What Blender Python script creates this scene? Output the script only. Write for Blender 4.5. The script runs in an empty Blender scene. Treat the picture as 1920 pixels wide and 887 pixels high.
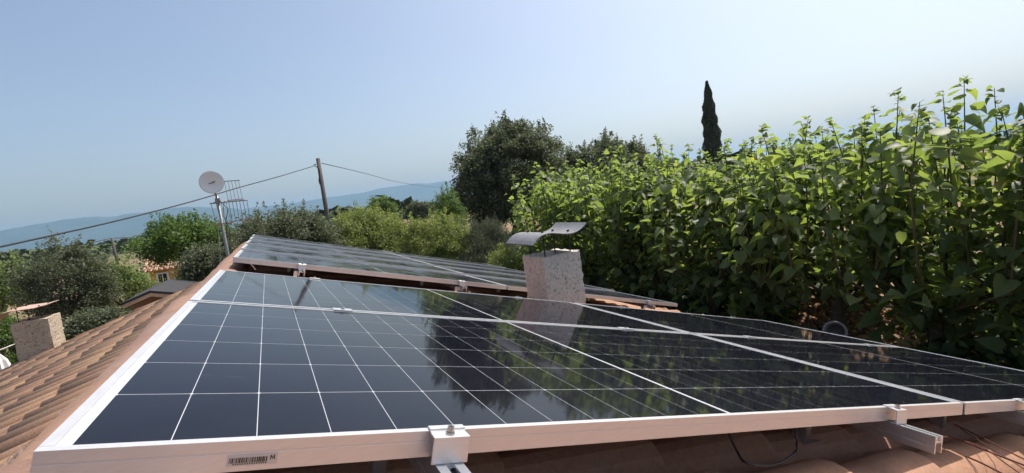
import bpy, math, random
import numpy as np
from mathutils import Matrix, Vector

# ------------------------------------------------------------------ camera, sky, sun, exposure
SC = bpy.context.scene
COL = SC.collection
PHI = math.radians(17.0)
CP, SP, TP = math.cos(PHI), math.sin(PHI), math.tan(PHI)
CW = np.array([0.234674, -0.617327, 0.190518])
RW = np.array([[0.877744, -0.462130, -0.126493],
               [-0.154723, -0.023528, -0.987678],
               [0.453460, 0.886500, -0.092154]])
FPX = 880.58
cam_data = bpy.data.cameras.new('camera')
cam = bpy.data.objects.new('camera', cam_data)
COL.objects.link(cam)
cam_data.sensor_width = 36.0
cam_data.lens = FPX / 1920.0 * 36.0
cam_data.clip_start = 0.02
cam_data.clip_end = 60000.0
cam.matrix_world = Matrix([[RW[0][i], -RW[1][i], -RW[2][i], CW[i]] for i in range(3)] + [[0, 0, 0, 1]])
SC.camera = cam

SUN_AZ = math.radians(16.0)      # from +X towards +Y
SUN_EL = math.radians(60.0)
world = bpy.data.worlds.new('World')
SC.world = world
world.use_nodes = True
wn = world.node_tree
wn.nodes.clear()
sky = wn.nodes.new('ShaderNodeTexSky')
sky.sky_type = 'NISHITA'
sky.sun_disc = False
sky.sun_elevation = SUN_EL
sky.sun_rotation = math.radians(90.0) - SUN_AZ
sky.altitude = 200.0
sky.air_density = 1.0
sky.dust_density = 4.6
sky.ozone_density = 0.8
bgn = wn.nodes.new('ShaderNodeBackground')
bgn.inputs['Strength'].default_value = 0.092
won = wn.nodes.new('ShaderNodeOutputWorld')
wn.links.new(sky.outputs[0], bgn.inputs[0])
wn.links.new(bgn.outputs[0], won.inputs[0])

sun_data = bpy.data.lights.new('sun', 'SUN')
sun_data.energy = 3.1
sun_data.angle = math.radians(0.55)
sun_data.color = (1.0, 0.95, 0.87)
sun = bpy.data.objects.new('sun', sun_data)
COL.objects.link(sun)
SUNV = Vector((math.cos(SUN_EL) * math.cos(SUN_AZ), math.cos(SUN_EL) * math.sin(SUN_AZ), math.sin(SUN_EL)))
sun.rotation_euler = SUNV.to_track_quat('Z', 'Y').to_euler()

SC.view_settings.view_transform = 'Standard'
SC.view_settings.look = 'None'
SC.view_settings.exposure = 0.88
SC.view_settings.gamma = 1.0
SC.view_settings.use_curve_mapping = False
SC.cycles.use_denoising = True
SC.cycles.max_bounces = 10
SC.cycles.transparent_max_bounces = 8
SC.cycles.volume_bounces = 1

rng = np.random.default_rng(11)
random.seed(5)

# ------------------------------------------------------------------ helpers
def ray(x, y):
    return RW.T @ np.array([(x - 960) / FPX, (y - 443.5) / FPX, 1.0])

def at(x, y, Y):
    """The world point seen at photo pixel (x, y) that stands at distance Y along the ridge direction."""
    r = ray(x, y)
    return CW + r * (Y - CW[1]) / r[1]

def depth(P):
    return float(RW[2] @ (np.asarray(P) - CW))

def roofp(s, t, n):
    """Panel-plane coordinates (down the slope, along the ridge, off the plane) to world."""
    return np.array([s * CP + n * SP, t, -s * SP + n * CP])

def onroof(x, y, h):
    r = ray(x, y)
    N = np.array([SP, 0, CP])
    lam = (h - CW @ N) / (r @ N)
    return CW + lam * r

def tag(o, label=None, cat=None, group=None, kind=None):
    if label: o['label'] = label
    if cat: o['category'] = cat
    if group: o['group'] = group
    if kind: o['kind'] = kind
    return o

def empty(name, loc=(0, 0, 0), rot=(0, 0, 0), parent=None):
    o = bpy.data.objects.new(name, None)
    COL.objects.link(o)
    o.location = loc
    o.rotation_euler = rot
    o.parent = parent
    return o

def mesh(name, v, f, mat=None, smooth=False):
    me = bpy.data.meshes.new(name)
    me.from_pydata([tuple(map(float, p)) for p in v], [], [tuple(q) for q in f])
    if mat: me.materials.append(mat)
    if smooth:
        me.polygons.foreach_set('use_smooth', [True] * len(me.polygons))
    me.update()
    return me

def quadmesh(name, V, F, mat, smooth=False):
    """Fast mesh from numpy arrays; F is (n, k)."""
    V = np.ascontiguousarray(V, dtype=np.float32); F = np.ascontiguousarray(F, dtype=np.int32)
    me = bpy.data.meshes.new(name)
    me.vertices.add(len(V)); me.vertices.foreach_set('co', V.ravel())
    n, k = F.shape
    me.loops.add(n * k); me.loops.foreach_set('vertex_index', F.ravel())
    me.polygons.add(n)
    me.polygons.foreach_set('loop_start', np.arange(0, n * k, k, dtype=np.int32))
    try:
        me.polygons.foreach_set('loop_total', np.full(n, k, dtype=np.int32))
    except Exception:
        pass
    if smooth: me.polygons.foreach_set('use_smooth', np.ones(n, dtype=bool))
    me.materials.append(mat)
    me.update(calc_edges=True)
    me.validate()
    return me

def link(name, me, parent=None, loc=(0, 0, 0), rot=(0, 0, 0), scale=(1, 1, 1)):
    o = bpy.data.objects.new(name, me)
    COL.objects.link(o)
    o.parent = parent
    o.location = loc
    o.rotation_euler = rot
    o.scale = scale
    return o

class MB:
    def __init__(s): s.v = []; s.f = []
    def add(s, v, f):
        n = len(s.v); s.v += [tuple(map(float, p)) for p in v]; s.f += [tuple(i + n for i in q) for q in f]; return s
    def box(s, x0, x1, y0, y1, z0, z1):
        v = [(x0, y0, z0), (x1, y0, z0), (x1, y1, z0), (x0, y1, z0), (x0, y0, z1), (x1, y0, z1), (x1, y1, z1), (x0, y1, z1)]
        return s.add(v, [(0, 3, 2, 1), (4, 5, 6, 7), (0, 1, 5, 4), (1, 2, 6, 5), (2, 3, 7, 6), (3, 0, 4, 7)])
    def prism(s, poly, axis, a, b):
        """Extrude a closed polygon (2-D) along axis from a to b, capped."""
        n = len(poly)
        def P(p, w):
            if axis == 'x': return (w, p[0], p[1])
            if axis == 'y': return (p[0], w, p[1])
            return (p[0], p[1], w)
        v = [P(p, a) for p in poly] + [P(p, b) for p in poly]
        f = [tuple(range(n))[::-1], tuple(range(n, 2 * n))] + [(i, (i + 1) % n, n + (i + 1) % n, n + i) for i in range(n)]
        return s.add(v, f)
    def tube(s, pts, rad, seg=6, cap=True):
        pts = [np.array(p, float) for p in pts]
        if not hasattr(rad, '__len__'): rad = [rad] * len(pts)
        base = len(s.v); ref = np.array([0.31, 0.17, 0.93])
        for i, p in enumerate(pts):
            d = pts[min(i + 1, len(pts) - 1)] - pts[max(i - 1, 0)]
            d = d / (np.linalg.norm(d) + 1e-9)
            a = np.cross(d, ref)
            if np.linalg.norm(a) < 0.1: a = np.cross(d, np.array([1.0, 0, 0]))
            a /= np.linalg.norm(a); b = np.cross(d, a)
            for k in range(seg):
                w = 2 * math.pi * k / seg
                s.v.append(tuple(p + rad[i] * (math.cos(w) * a + math.sin(w) * b)))
        for i in range(len(pts) - 1):
            for k in range(seg):
                k2 = (k + 1) % seg
                s.f.append((base + i * seg + k, base + i * seg + k2, base + (i + 1) * seg + k2, base + (i + 1) * seg + k))
        if cap:
            s.f.append(tuple(base + k for k in range(seg))[::-1])
            s.f.append(tuple(base + (len(pts) - 1) * seg + k for k in range(seg)))
        return s
    def mesh(s, name, mat, smooth=False): return mesh(name, s.v, s.f, mat, smooth)
    def build(s, name, mat, parent=None, smooth=False, loc=(0, 0, 0), rot=(0, 0, 0)):
        return link(name, s.mesh(name, mat, smooth), parent, loc, rot)

def bevel(o, w, seg=2):
    m = o.modifiers.new('bevel', 'BEVEL'); m.width = w; m.segments = seg; m.limit_method = 'ANGLE'
    return o

# ------------------------------------------------------------------ materials
def nodes(name):
    m = bpy.data.materials.new(name); m.use_nodes = True
    nt = m.node_tree; nt.nodes.clear()
    out = nt.nodes.new('ShaderNodeOutputMaterial')
    return m, nt, out

def N(nt, typ, **kw):
    n = nt.nodes.new(typ)
    for k, v in kw.items():
        if k.startswith('_'): setattr(n, k[1:], v)
        else: n.inputs[k.replace('__', ' ')].default_value = v
    return n

def L(nt, a, b): nt.links.new(a, b)

def ramp(nt, fac, stops):
    r = nt.nodes.new('ShaderNodeValToRGB')
    e = r.color_ramp.elements
    while len(e) < len(stops): e.new(0.5)
    for i, (p, c) in enumerate(stops):
        e[i].position = p; e[i].color = (c[0], c[1], c[2], 1)
    L(nt, fac, r.inputs[0]); return r.outputs[0]

def noise(nt, scale, detail=4, rough=0.6, coord='Object', stretch=None):
    tc = nt.nodes.new('ShaderNodeTexCoord')
    src = tc.outputs[coord]
    if coord == 'World':
        src = None
    if stretch:
        mp = nt.nodes.new('ShaderNodeMapping'); mp.inputs['Scale'].default_value = stretch
        L(nt, src, mp.inputs[0]); src = mp.outputs[0]
    n = N(nt, 'ShaderNodeTexNoise', Scale=scale, Detail=detail, Roughness=rough)
    L(nt, src, n.inputs['Vector']); return n.outputs[0]

def gnoise(nt, scale, detail=4, rough=0.6, stretch=None):
    g = nt.nodes.new('ShaderNodeNewGeometry'); src = g.outputs['Position']
    if stretch:
        mp = nt.nodes.new('ShaderNodeMapping'); mp.inputs['Scale'].default_value = stretch
        L(nt, src, mp.inputs[0]); src = mp.outputs[0]
    n = N(nt, 'ShaderNodeTexNoise', Scale=scale, Detail=detail, Roughness=rough)
    L(nt, src, n.inputs['Vector']); return n.outputs[0]

def bump(nt, h, strength, dist):
    b = N(nt, 'ShaderNodeBump', Strength=strength, Distance=dist); L(nt, h, b.inputs['Height']); return b.outputs[0]

def mixc(nt, fac, a, b, typ='MIX'):
    m = nt.nodes.new('ShaderNodeMix'); m.data_type = 'RGBA'; m.blend_type = typ
    for k, x in ((0, fac), (6, a), (7, b)):
        if isinstance(x, (int, float)): m.inputs[k].default_value = x
        elif isinstance(x, tuple): m.inputs[k].default_value = (x[0], x[1], x[2], 1)
        else: L(nt, x, m.inputs[k])
    return m.outputs[2]

def math_(nt, op, a, b=None):
    m = nt.nodes.new('ShaderNodeMath'); m.operation = op
    for i, x in enumerate((a, b)):
        if x is None: continue
        if isinstance(x, (int, float)): m.inputs[i].default_value = x
        else: L(nt, x, m.inputs[i])
    return m.outputs[0]

def rnd(nt):
    """A random value for each separate object and for each loose piece of a joined mesh."""
    oi = nt.nodes.new('ShaderNodeObjectInfo'); g = nt.nodes.new('ShaderNodeNewGeometry')
    return math_(nt, 'FRACT', math_(nt, 'ADD', oi.outputs['Random'], g.outputs['Random Per Island']))

def simple(name, col, rough=0.6, metal=0.0, var=0.15, nscale=8.0, bumpd=0.0, bscale=60.0, spec=0.5):
    m, nt, out = nodes(name)
    p = N(nt, 'ShaderNodeBsdfPrincipled', Roughness=rough, Metallic=metal)
    p.inputs['Specular IOR Level'].default_value = spec
    n = gnoise(nt, nscale)
    c = ramp(nt, n, [(0.25, tuple(x * (1 - var) for x in col)), (0.75, tuple(min(1, x * (1 + var)) for x in col))])
    L(nt, c, p.inputs['Base Color'])
    if bumpd: L(nt, bump(nt, gnoise(nt, bscale), 1.0, bumpd), p.inputs['Normal'])
    L(nt, p.outputs[0], out.inputs[0]); return m

def tile_mat(name, stops, lichen=0.35):
    m, nt, out = nodes(name)
    p = N(nt, 'ShaderNodeBsdfPrincipled', Roughness=0.88)
    p.inputs['Specular IOR Level'].default_value = 0.25
    base = ramp(nt, rnd(nt), stops)
    n1 = gnoise(nt, 14, 5, 0.65)
    c = mixc(nt, math_(nt, 'MULTIPLY', n1, 0.45), base, tuple(x * 0.6 for x in stops[0][1]))
    n2 = gnoise(nt, 5.5, 6, 0.7)
    spot = ramp(nt, n2, [(0.52, (0, 0, 0)), (0.68, (1, 1, 1))])
    c = mixc(nt, math_(nt, 'MULTIPLY', spot, lichen), c, (0.34, 0.26, 0.19))
    n3 = gnoise(nt, 60, 3, 0.7)
    dk = ramp(nt, n3, [(0.3, (0.55, 0.55, 0.55)), (0.55, (1, 1, 1))])
    c = mixc(nt, 0.4, c, dk, 'MULTIPLY')
    L(nt, c, p.inputs['Base Color'])
    L(nt, bump(nt, gnoise(nt, 90, 4, 0.7), 0.6, 0.004), p.inputs['Normal'])
    L(nt, p.outputs[0], out.inputs[0]); return m

M = {}
M['tile_old'] = tile_mat('weathered_terracotta', [(0.0, (0.42, 0.235, 0.145)), (0.35, (0.50, 0.295, 0.18)), (0.7, (0.45, 0.27, 0.175)), (0.9, (0.60, 0.39, 0.215)), (1.0, (0.52, 0.26, 0.15))])
M['tile_new'] = tile_mat('pink_terracotta', [(0.0, (0.42, 0.235, 0.15)), (0.5, (0.48, 0.28, 0.185)), (1.0, (0.45, 0.26, 0.19))], 0.2)
M['ridge'] = tile_mat('ridge_terracotta', [(0.0, (0.27, 0.165, 0.125)), (0.4, (0.35, 0.205, 0.155)), (0.7, (0.31, 0.20, 0.16)), (1.0, (0.41, 0.235, 0.15))], 0.55)
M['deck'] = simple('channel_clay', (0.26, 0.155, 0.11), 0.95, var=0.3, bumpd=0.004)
M['mortar'] = simple('lime_mortar', (0.42, 0.30, 0.25), 0.95, var=0.2, nscale=20, bumpd=0.006)

def cell_mat():
    m, nt, out = nodes('solar_cell')
    p = N(nt, 'ShaderNodeBsdfPrincipled', Roughness=0.09)
    p.inputs['IOR'].default_value = 1.22
    oi = nt.nodes.new('ShaderNodeObjectInfo')
    c = ramp(nt, oi.outputs['Random'], [(0, (0.005, 0.0055, 0.010)), (1, (0.008, 0.0085, 0.015))])
    du = gnoise(nt, 3.0, 6, 0.65)
    dust = ramp(nt, du, [(0.35, (0, 0, 0)), (0.8, (1, 1, 1))])
    c = mixc(nt, math_(nt, 'MULTIPLY', dust, 0.02), c, (0.32, 0.30, 0.28))
    sm = ramp(nt, gnoise(nt, 6.0, 7, 0.75, stretch=(1.0, 3.5, 1.0)), [(0.60, (0, 0, 0)), (0.74, (1, 1, 1))])
    c = mixc(nt, math_(nt, 'MULTIPLY', sm, 0.04), c, (0.45, 0.43, 0.40))
    L(nt, c, p.inputs['Base Color'])
    L(nt, ramp(nt, gnoise(nt, 9, 5, 0.7), [(0.3, (0.03, 0.03, 0.03)), (0.75, (0.075, 0.075, 0.075))]), p.inputs['Roughness'])
    L(nt, bump(nt, gnoise(nt, 2.2, 2, 0.4), 0.12, 0.004), p.inputs['Normal'])
    L(nt, p.outputs[0], out.inputs[0]); return m
M['cell'] = cell_mat()

def sheet_mat():
    m, nt, out = nodes('white_backsheet')
    p = N(nt, 'ShaderNodeBsdfPrincipled', Roughness=0.09)
    p.inputs['IOR'].default_value = 1.22
    p.inputs['Base Color'].default_value = (0.46, 0.47, 0.49, 1)
    L(nt, bump(nt, gnoise(nt, 2.2, 2, 0.4), 0.12, 0.004), p.inputs['Normal'])
    L(nt, p.outputs[0], out.inputs[0]); return m
M['sheet'] = sheet_mat()

def dusty_mat():
    m, nt, out = nodes('dusty_solar_cell')
    p = N(nt, 'ShaderNodeBsdfPrincipled', Roughness=0.12)
    p.inputs['IOR'].default_value = 1.22
    du = gnoise(nt, 1.0, 6, 0.7, stretch=(7.0, 2.2, 1.0))
    dust = ramp(nt, du, [(0.42, (0, 0, 0)), (0.72, (1, 1, 1))])
    c = mixc(nt, math_(nt, 'MULTIPLY', dust, 0.16), (0.010, 0.013, 0.026), (0.30, 0.29, 0.27))
    L(nt, c, p.inputs['Base Color'])
    L(nt, ramp(nt, du, [(0.4, (0.06, 0.06, 0.06)), (0.75, (0.35, 0.35, 0.35))]), p.inputs['Roughness'])
    L(nt, bump(nt, gnoise(nt, 1.4, 2, 0.4), 0.12, 0.006), p.inputs['Normal'])
    L(nt, p.outputs[0], out.inputs[0]); return m
M['cell_dusty'] = dusty_mat()

def alu_mat(name, col, rough, metal=0.85):
    m, nt, out = nodes(name)
    p = N(nt, 'ShaderNodeBsdfPrincipled', Roughness=rough, Metallic=metal)
    n = gnoise(nt, 30, 4, 0.6, stretch=(1, 1, 12))
    L(nt, ramp(nt, n, [(0.3, tuple(x * 0.9 for x in col)), (0.7, col)]), p.inputs['Base Color'])
    L(nt, bump(nt, gnoise(nt, 400, 2, 0.6), 0.15, 0.0004), p.inputs['Normal'])
    L(nt, p.outputs[0], out.inputs[0]); return m
M['frame'] = alu_mat('anodised_frame', (0.65, 0.64, 0.635), 0.36, 0.5)
M['alu'] = alu_mat('mill_aluminium', (0.72, 0.73, 0.76), 0.30, 0.9)
M['steel'] = alu_mat('steel_bolt', (0.42, 0.42, 0.43), 0.28, 1.0)
M['sticker'] = simple('paper_sticker', (0.55, 0.50, 0.46), 0.6, var=0.03)
M['ink'] = simple('black_ink', (0.03, 0.025, 0.02), 0.5, var=0.1)

def render_wall(name, col, rough_scale=38):
    m, nt, out = nodes(name)
    p = N(nt, 'ShaderNodeBsdfPrincipled', Roughness=0.95)
    p.inputs['Specular IOR Level'].default_value = 0.15
    vo = N(nt, 'ShaderNodeTexVoronoi', Scale=float(rough_scale)); g = nt.nodes.new('ShaderNodeNewGeometry'); L(nt, g.outputs['Position'], vo.inputs['Vector'])
    n = gnoise(nt, rough_scale * 1.2, 5, 0.75)
    pit = ramp(nt, n, [(0.36, (0.35, 0.33, 0.30)), (0.47, (1, 1, 1))])
    big = ramp(nt, gnoise(nt, 4, 4, 0.6), [(0.3, tuple(x * 0.85 for x in col)), (0.7, col)])
    L(nt, mixc(nt, 0.85, big, pit, 'MULTIPLY'), p.inputs['Base Color'])
    hh = math_(nt, 'ADD', n, math_(nt, 'MULTIPLY', vo.outputs['Distance'], 0.4))
    L(nt, bump(nt, hh, 1.0, 0.02), p.inputs['Normal'])
    L(nt, p.outputs[0], out.inputs[0]); return m
M['render'] = render_wall('rough_cast_render', (0.74, 0.69, 0.62))
M['render_pale'] = render_wall('pale_rough_cast_render', (0.52, 0.44, 0.34), 26)
M['wall'] = simple('house_wall', (0.5, 0.42, 0.33), 0.9, var=0.1, bumpd=0.004)
M['cap_metal'] = simple('grey_cowl_sheet', (0.17, 0.17, 0.178), 0.62, metal=0.0, var=0.25, nscale=16, bumpd=0.002)
M['cap_clay'] = simple('clay_cowl_sheet', (0.45, 0.30, 0.23), 0.7, var=0.2, nscale=10)
M['black_metal'] = simple('dark_iron', (0.03, 0.028, 0.026), 0.55, metal=0.3, var=0.2)
M['cable'] = simple('cable_sheath', (0.015, 0.015, 0.017), 0.55, var=0.1)
M['cable_brown'] = simple('brown_wire', (0.11, 0.035, 0.02), 0.5, var=0.2)
M['wood_pole'] = simple('weathered_wood_pole', (0.105, 0.098, 0.09), 0.9, var=0.3, nscale=5)
M['dish'] = simple('grey_dish_paint', (0.78, 0.77, 0.78), 0.55, var=0.05, nscale=5)
M['dish_mark'] = simple('faded_print', (0.30, 0.28, 0.22), 0.6, var=0.2, nscale=30)
M['galv'] = simple('galvanised_tube', (0.24, 0.235, 0.23), 0.45, metal=0.6, var=0.2, nscale=20)
M['red_plastic'] = simple('faded_red_plastic', (0.36, 0.17, 0.15), 0.6, var=0.15)
M['bark'] = simple('bark', (0.12, 0.095, 0.07), 0.95, var=0.35, nscale=18, bumpd=0.01)
M['stem_green'] = simple('green_brown_shoot', (0.075, 0.075, 0.035), 0.8, var=0.3, nscale=20)

def leaf_mat(name, stops, trans, tfac=0.45, rough=0.42, spec=0.5):
    m, nt, out = nodes(name)
    r = rnd(nt)
    c = ramp(nt, r, stops)
    p = N(nt, 'ShaderNodeBsdfPrincipled', Roughness=rough)
    p.inputs['Specular IOR Level'].default_value = spec
    L(nt, c, p.inputs['Base Color'])
    t = nt.nodes.new('ShaderNodeBsdfTranslucent')
    L(nt, mixc(nt, 1.0, c, trans, 'MULTIPLY'), t.inputs[0])
    mx = nt.nodes.new('ShaderNodeMixShader'); mx.inputs[0].default_value = tfac
    L(nt, p.outputs[0], mx.inputs[1]); L(nt, t.outputs[0], mx.inputs[2]); L(nt, mx.outputs[0], out.inputs[0])
    return m
M['mulberry'] = leaf_mat('mulberry_leaf', [(0.0, (0.085, 0.120, 0.060)), (0.5, (0.115, 0.158, 0.072)), (0.998, (0.15, 0.19, 0.078)), (0.9995, (0.30, 0.24, 0.03))], (2.4, 2.35, 1.0), 0.55, 0.46, 0.35)
M['oak_leaf'] = leaf_mat('holm_oak_leaf', [(0, (0.075, 0.09, 0.06)), (0.6, (0.115, 0.13, 0.086)), (1, (0.16, 0.175, 0.118))], (1.5, 1.6, 1.0), 0.3, 0.6, 0.25)
M['green_leaf'] = leaf_mat('green_tree_leaf', [(0, (0.055, 0.095, 0.03)), (1, (0.105, 0.16, 0.05))], (2.0, 2.1, 1.0), 0.35, 0.55, 0.3)
M['pale_leaf'] = leaf_mat('pale_tree_leaf', [(0, (0.09, 0.13, 0.04)), (1, (0.18, 0.225, 0.08))], (1.8, 1.9, 1.0), 0.35, 0.5)
M['feather_leaf'] = leaf_mat('feathery_shrub_leaf', [(0, (0.13, 0.165, 0.055)), (0.6, (0.20, 0.235, 0.085)), (1, (0.27, 0.29, 0.12))], (1.8, 1.9, 0.9), 0.35, 0.6)
M['grey_leaf'] = leaf_mat('grey_green_leaf', [(0, (0.08, 0.09, 0.06)), (1, (0.15, 0.165, 0.11))], (1.3, 1.4, 1.0), 0.25, 0.6)
M['cypress_leaf'] = leaf_mat('cypress_leaf', [(0, (0.04, 0.052, 0.034)), (1, (0.085, 0.10, 0.065))], (1.2, 1.3, 1.0), 0.15, 0.6)
M['yellow_leaf'] = leaf_mat('yellow_green_leaf', [(0, (0.14, 0.16, 0.03)), (1, (0.24, 0.24, 0.05))], (1.6, 1.6, 0.8), 0.35, 0.5)
M['weed_leaf'] = leaf_mat('weed_leaf', [(0, (0.03, 0.055, 0.02)), (1, (0.07, 0.10, 0.035))], (1.8, 1.9, 1.0), 0.3, 0.6, 0.3)
M['core'] = simple('inner_twigs', (0.035, 0.04, 0.022), 1.0, var=0.3)

def ground_mat():
    m, nt, out = nodes('dry_ground')
    p = N(nt, 'ShaderNodeBsdfPrincipled', Roughness=1.0)
    p.inputs['Specular IOR Level'].default_value = 0.1
    n1 = gnoise(nt, 0.05, 6, 0.6); n2 = gnoise(nt, 1.5, 6, 0.7); n3 = gnoise(nt, 0.004, 5, 0.6)
    soil = ramp(nt, n2, [(0.3, (0.16, 0.105, 0.065)), (0.7, (0.30, 0.22, 0.14))])
    grass = ramp(nt, n2, [(0.3, (0.06, 0.085, 0.03)), (0.7, (0.14, 0.15, 0.06))])
    near = mixc(nt, ramp(nt, n1, [(0.45, (0, 0, 0)), (0.6, (1, 1, 1))]), soil, grass)
    far = ramp(nt, n3, [(0.35, (0.05, 0.07, 0.03)), (0.5, (0.09, 0.11, 0.05)), (0.62, (0.22, 0.19, 0.11)), (0.68, (0.07, 0.09, 0.04))])
    g = nt.nodes.new('ShaderNodeNewGeometry'); ln = nt.nodes.new('ShaderNodeVectorMath'); ln.operation = 'LENGTH'
    L(nt, g.outputs['Position'], ln.inputs[0])
    fac = nt.nodes.new('ShaderNodeMapRange'); fac.inputs['From Min'].default_value = 90; fac.inputs['From Max'].default_value = 300
    L(nt, ln.outputs['Value'], fac.inputs['Value'])
    L(nt, mixc(nt, fac.outputs[0], near, far), p.inputs['Base Color'])
    L(nt, bump(nt, n2, 0.8, 0.06), p.inputs['Normal'])
    L(nt, p.outputs[0], out.inputs[0]); return m
M['ground'] = ground_mat()
M['soil'] = simple('red_brown_soil', (0.26, 0.155, 0.09), 1.0, var=0.4, nscale=25, bumpd=0.01)
M['stone'] = simple('pale_limestone', (0.50, 0.45, 0.37), 0.95, var=0.25, nscale=10, bumpd=0.01)
M['mountain'] = simple('wooded_mountain', (0.035, 0.050, 0.040), 1.0, var=0.3, nscale=0.004, spec=0.05)
M['woods'] = simple('distant_woods', (0.085, 0.105, 0.055), 1.0, var=0.4, nscale=0.05, spec=0.05)
M['yellow_wall'] = simple('ochre_render', (0.62, 0.40, 0.12), 0.9, var=0.08, nscale=2)
M['white_paint'] = simple('white_paint', (0.72, 0.70, 0.66), 0.6, var=0.05)
M['dark_glass'] = simple('dark_window_glass', (0.03, 0.035, 0.04), 0.08, var=0.1)
M['far_tile'] = simple('tan_pink_roof_tile', (0.52, 0.33, 0.22), 0.9, var=0.25, nscale=3)  # tan-pink is the tile's own colour, varied by noise
M['plank'] = simple('brown_stained_plank', (0.20, 0.095, 0.05), 0.7, var=0.25, nscale=6)
M['felt'] = simple('dark_roofing_felt', (0.035, 0.035, 0.038), 0.9, var=0.2, nscale=4)
M['white_cloth'] = simple('white_canvas', (0.72, 0.68, 0.66), 0.9, var=0.06)
M['grey_plastic'] = simple('grey_container', (0.16, 0.16, 0.16), 0.6, var=0.15)
M['socket_shade'] = simple('socket_shade_black', (0.02, 0.02, 0.02), 0.9, var=0.1)  # black colour standing in for the shade inside a bolt socket

# ------------------------------------------------------------------ terrain
def sstep(a, b, x):
    t = np.clip((x - a) / (b - a), 0, 1); return t * t * (3 - 2 * t)

def terrain(X, Y):
    X = np.asarray(X, float); Y = np.asarray(Y, float)
    z = -4.4 + 2.25 * sstep(-2.5, 4.7, X) * (1 - sstep(60, 200, np.hypot(X, Y)))
    r = np.hypot(X, Y)
    z = z - 46.0 * sstep(150, 3500, r)
    z = z + np.sin(X * 0.013) * np.cos(Y * 0.011) * 2.0 * sstep(100, 400, r)
    return z

rad = np.concatenate([[0.0], np.geomspace(1.0, 40, 40), np.geomspace(44, 10600, 70)])
na = 144
VV, FF = [], []
for i, r in enumerate(rad):
    th = np.arange(na) * 2 * math.pi / na
    x = r * np.cos(th) + 2; y = r * np.sin(th) + 4
    z = terrain(x, y) + (rng.normal(0, 0.02, na) if r < 40 else 0)
    VV.append(np.c_[x, y, z])
for i in range(len(rad) - 1):
    k = np.arange(na); k2 = (k + 1) % na
    FF.append(np.c_[i * na + k, (i + 1) * na + k, (i + 1) * na + k2, i * na + k2])
tag(link('ground', quadmesh('ground', np.vstack(VV), np.vstack(FF), M['ground'], True)), kind='structure')

MTOP = 0.0
def mountain_range(name, pts, Y, seed, thick):
    """A ridge whose crest follows the bearings and heights read off the photograph, standing Y metres out."""
    r2 = np.random.default_rng(seed)
    xs = np.array([p[0] for p in pts], float); ys = np.array([p[1] for p in pts], float)
    px = np.linspace(xs[0], xs[-1], 150)
    py = np.interp(px, xs, ys) + np.convolve(r2.normal(0, 0.8, 152), np.ones(3) / 2.0, 'valid')
    crest = np.array([at(a, b, Y) for a, b in zip(px, py)])
    global MTOP
    MTOP = max(MTOP, float(crest[:, 2].max()))
    base = -60.0
    rows = []
    prof = [(-1.0, 0.0), (-0.72, 0.16), (-0.48, 0.36), (-0.28, 0.62), (-0.12, 0.86), (0, 1.0), (0.3, 0.6), (0.7, 0.2), (1.0, 0.0)]
    for d, hf in prof:
        p = crest.copy()
        p[:, 1] += d * thick
        jit = np.convolve(r2.normal(0, 1, 158), np.ones(9) / 3.0, 'valid')
        p[:, 2] = base + (crest[:, 2] - base) * np.clip(hf + (0.07 * jit if 0 < hf < 1 else 0), 0, 1)
        rows.append(p)
    V = np.vstack(rows); n = len(px); F = []
    for i in range(len(prof) - 1):
        k = np.arange(n - 1)
        F.append(np.c_[i * n + k, i * n + k + 1, (i + 1) * n + k + 1, (i + 1) * n + k])
    return tag(link(name, quadmesh(name, V, np.vstack(F), M['mountain'], True)), kind='structure')

mountain_range('mountains', [(-700, 520), (-300, 470), (-60, 440), (0, 433), (40, 426), (75, 420), (115, 413), (160, 407), (215, 406), (240, 401), (300, 393), (350, 388), (420, 390), (470, 394), (520, 392), (580, 392), (700, 392), (900, 380), (1100, 360)], 7600, 3, 1900)
mountain_range('mountains_beyond', [(380, 420), (430, 398), (470, 388), (520, 384), (570, 378), (610, 371), (650, 366), (690, 360), (720, 352), (755, 346), (800, 345), (835, 341), (870, 344), (930, 340), (1000, 338), (1100, 330), (1300, 310), (1600, 280), (2000, 235)], 8600, 8, 1900)

# ------------------------------------------------------------------ the house and its roof
CRX, CRZ = -0.070, -0.150 + 0.046 * TP            # ridge line on the right-hand crest plane
DROP = 0.082                         # crest height over the boarding
house = tag(empty('house', (0, 0, -4.4)), 'low house under a terracotta barrel tile roof carrying solar panels', 'house')
HZ = 4.4
Y0, YL, YB = -2.2, 8.16, 8.50        # front, end of the left slope, back
XE, XL = 4.72, -3.60                 # eaves right, left
apz = CRZ - DROP / CP

def crestR(x): return CRZ - (x - CRX) * TP
def crestL(x): return -0.2996 + x * TP      # the left slope starts lower, below a mortared step
apL = crestL(CRX) - DROP / CP

w = MB()
w.prism([(XL + 0.35, -1.0), (XE - 0.4, -1.0), (XE - 0.4, crestR(XE - 0.4) - 0.2 + HZ), (CRX + 0.03, apz - 0.14 + HZ), (CRX - 0.06, apz - 0.14 + HZ), (CRX - 0.06, apL - 0.14 + HZ), (XL + 0.35, crestL(XL + 0.35) - 0.2 + HZ)], 'y', Y0 + 0.3, YL - 0.12)
w.build('wall', M['wall'], house)

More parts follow.
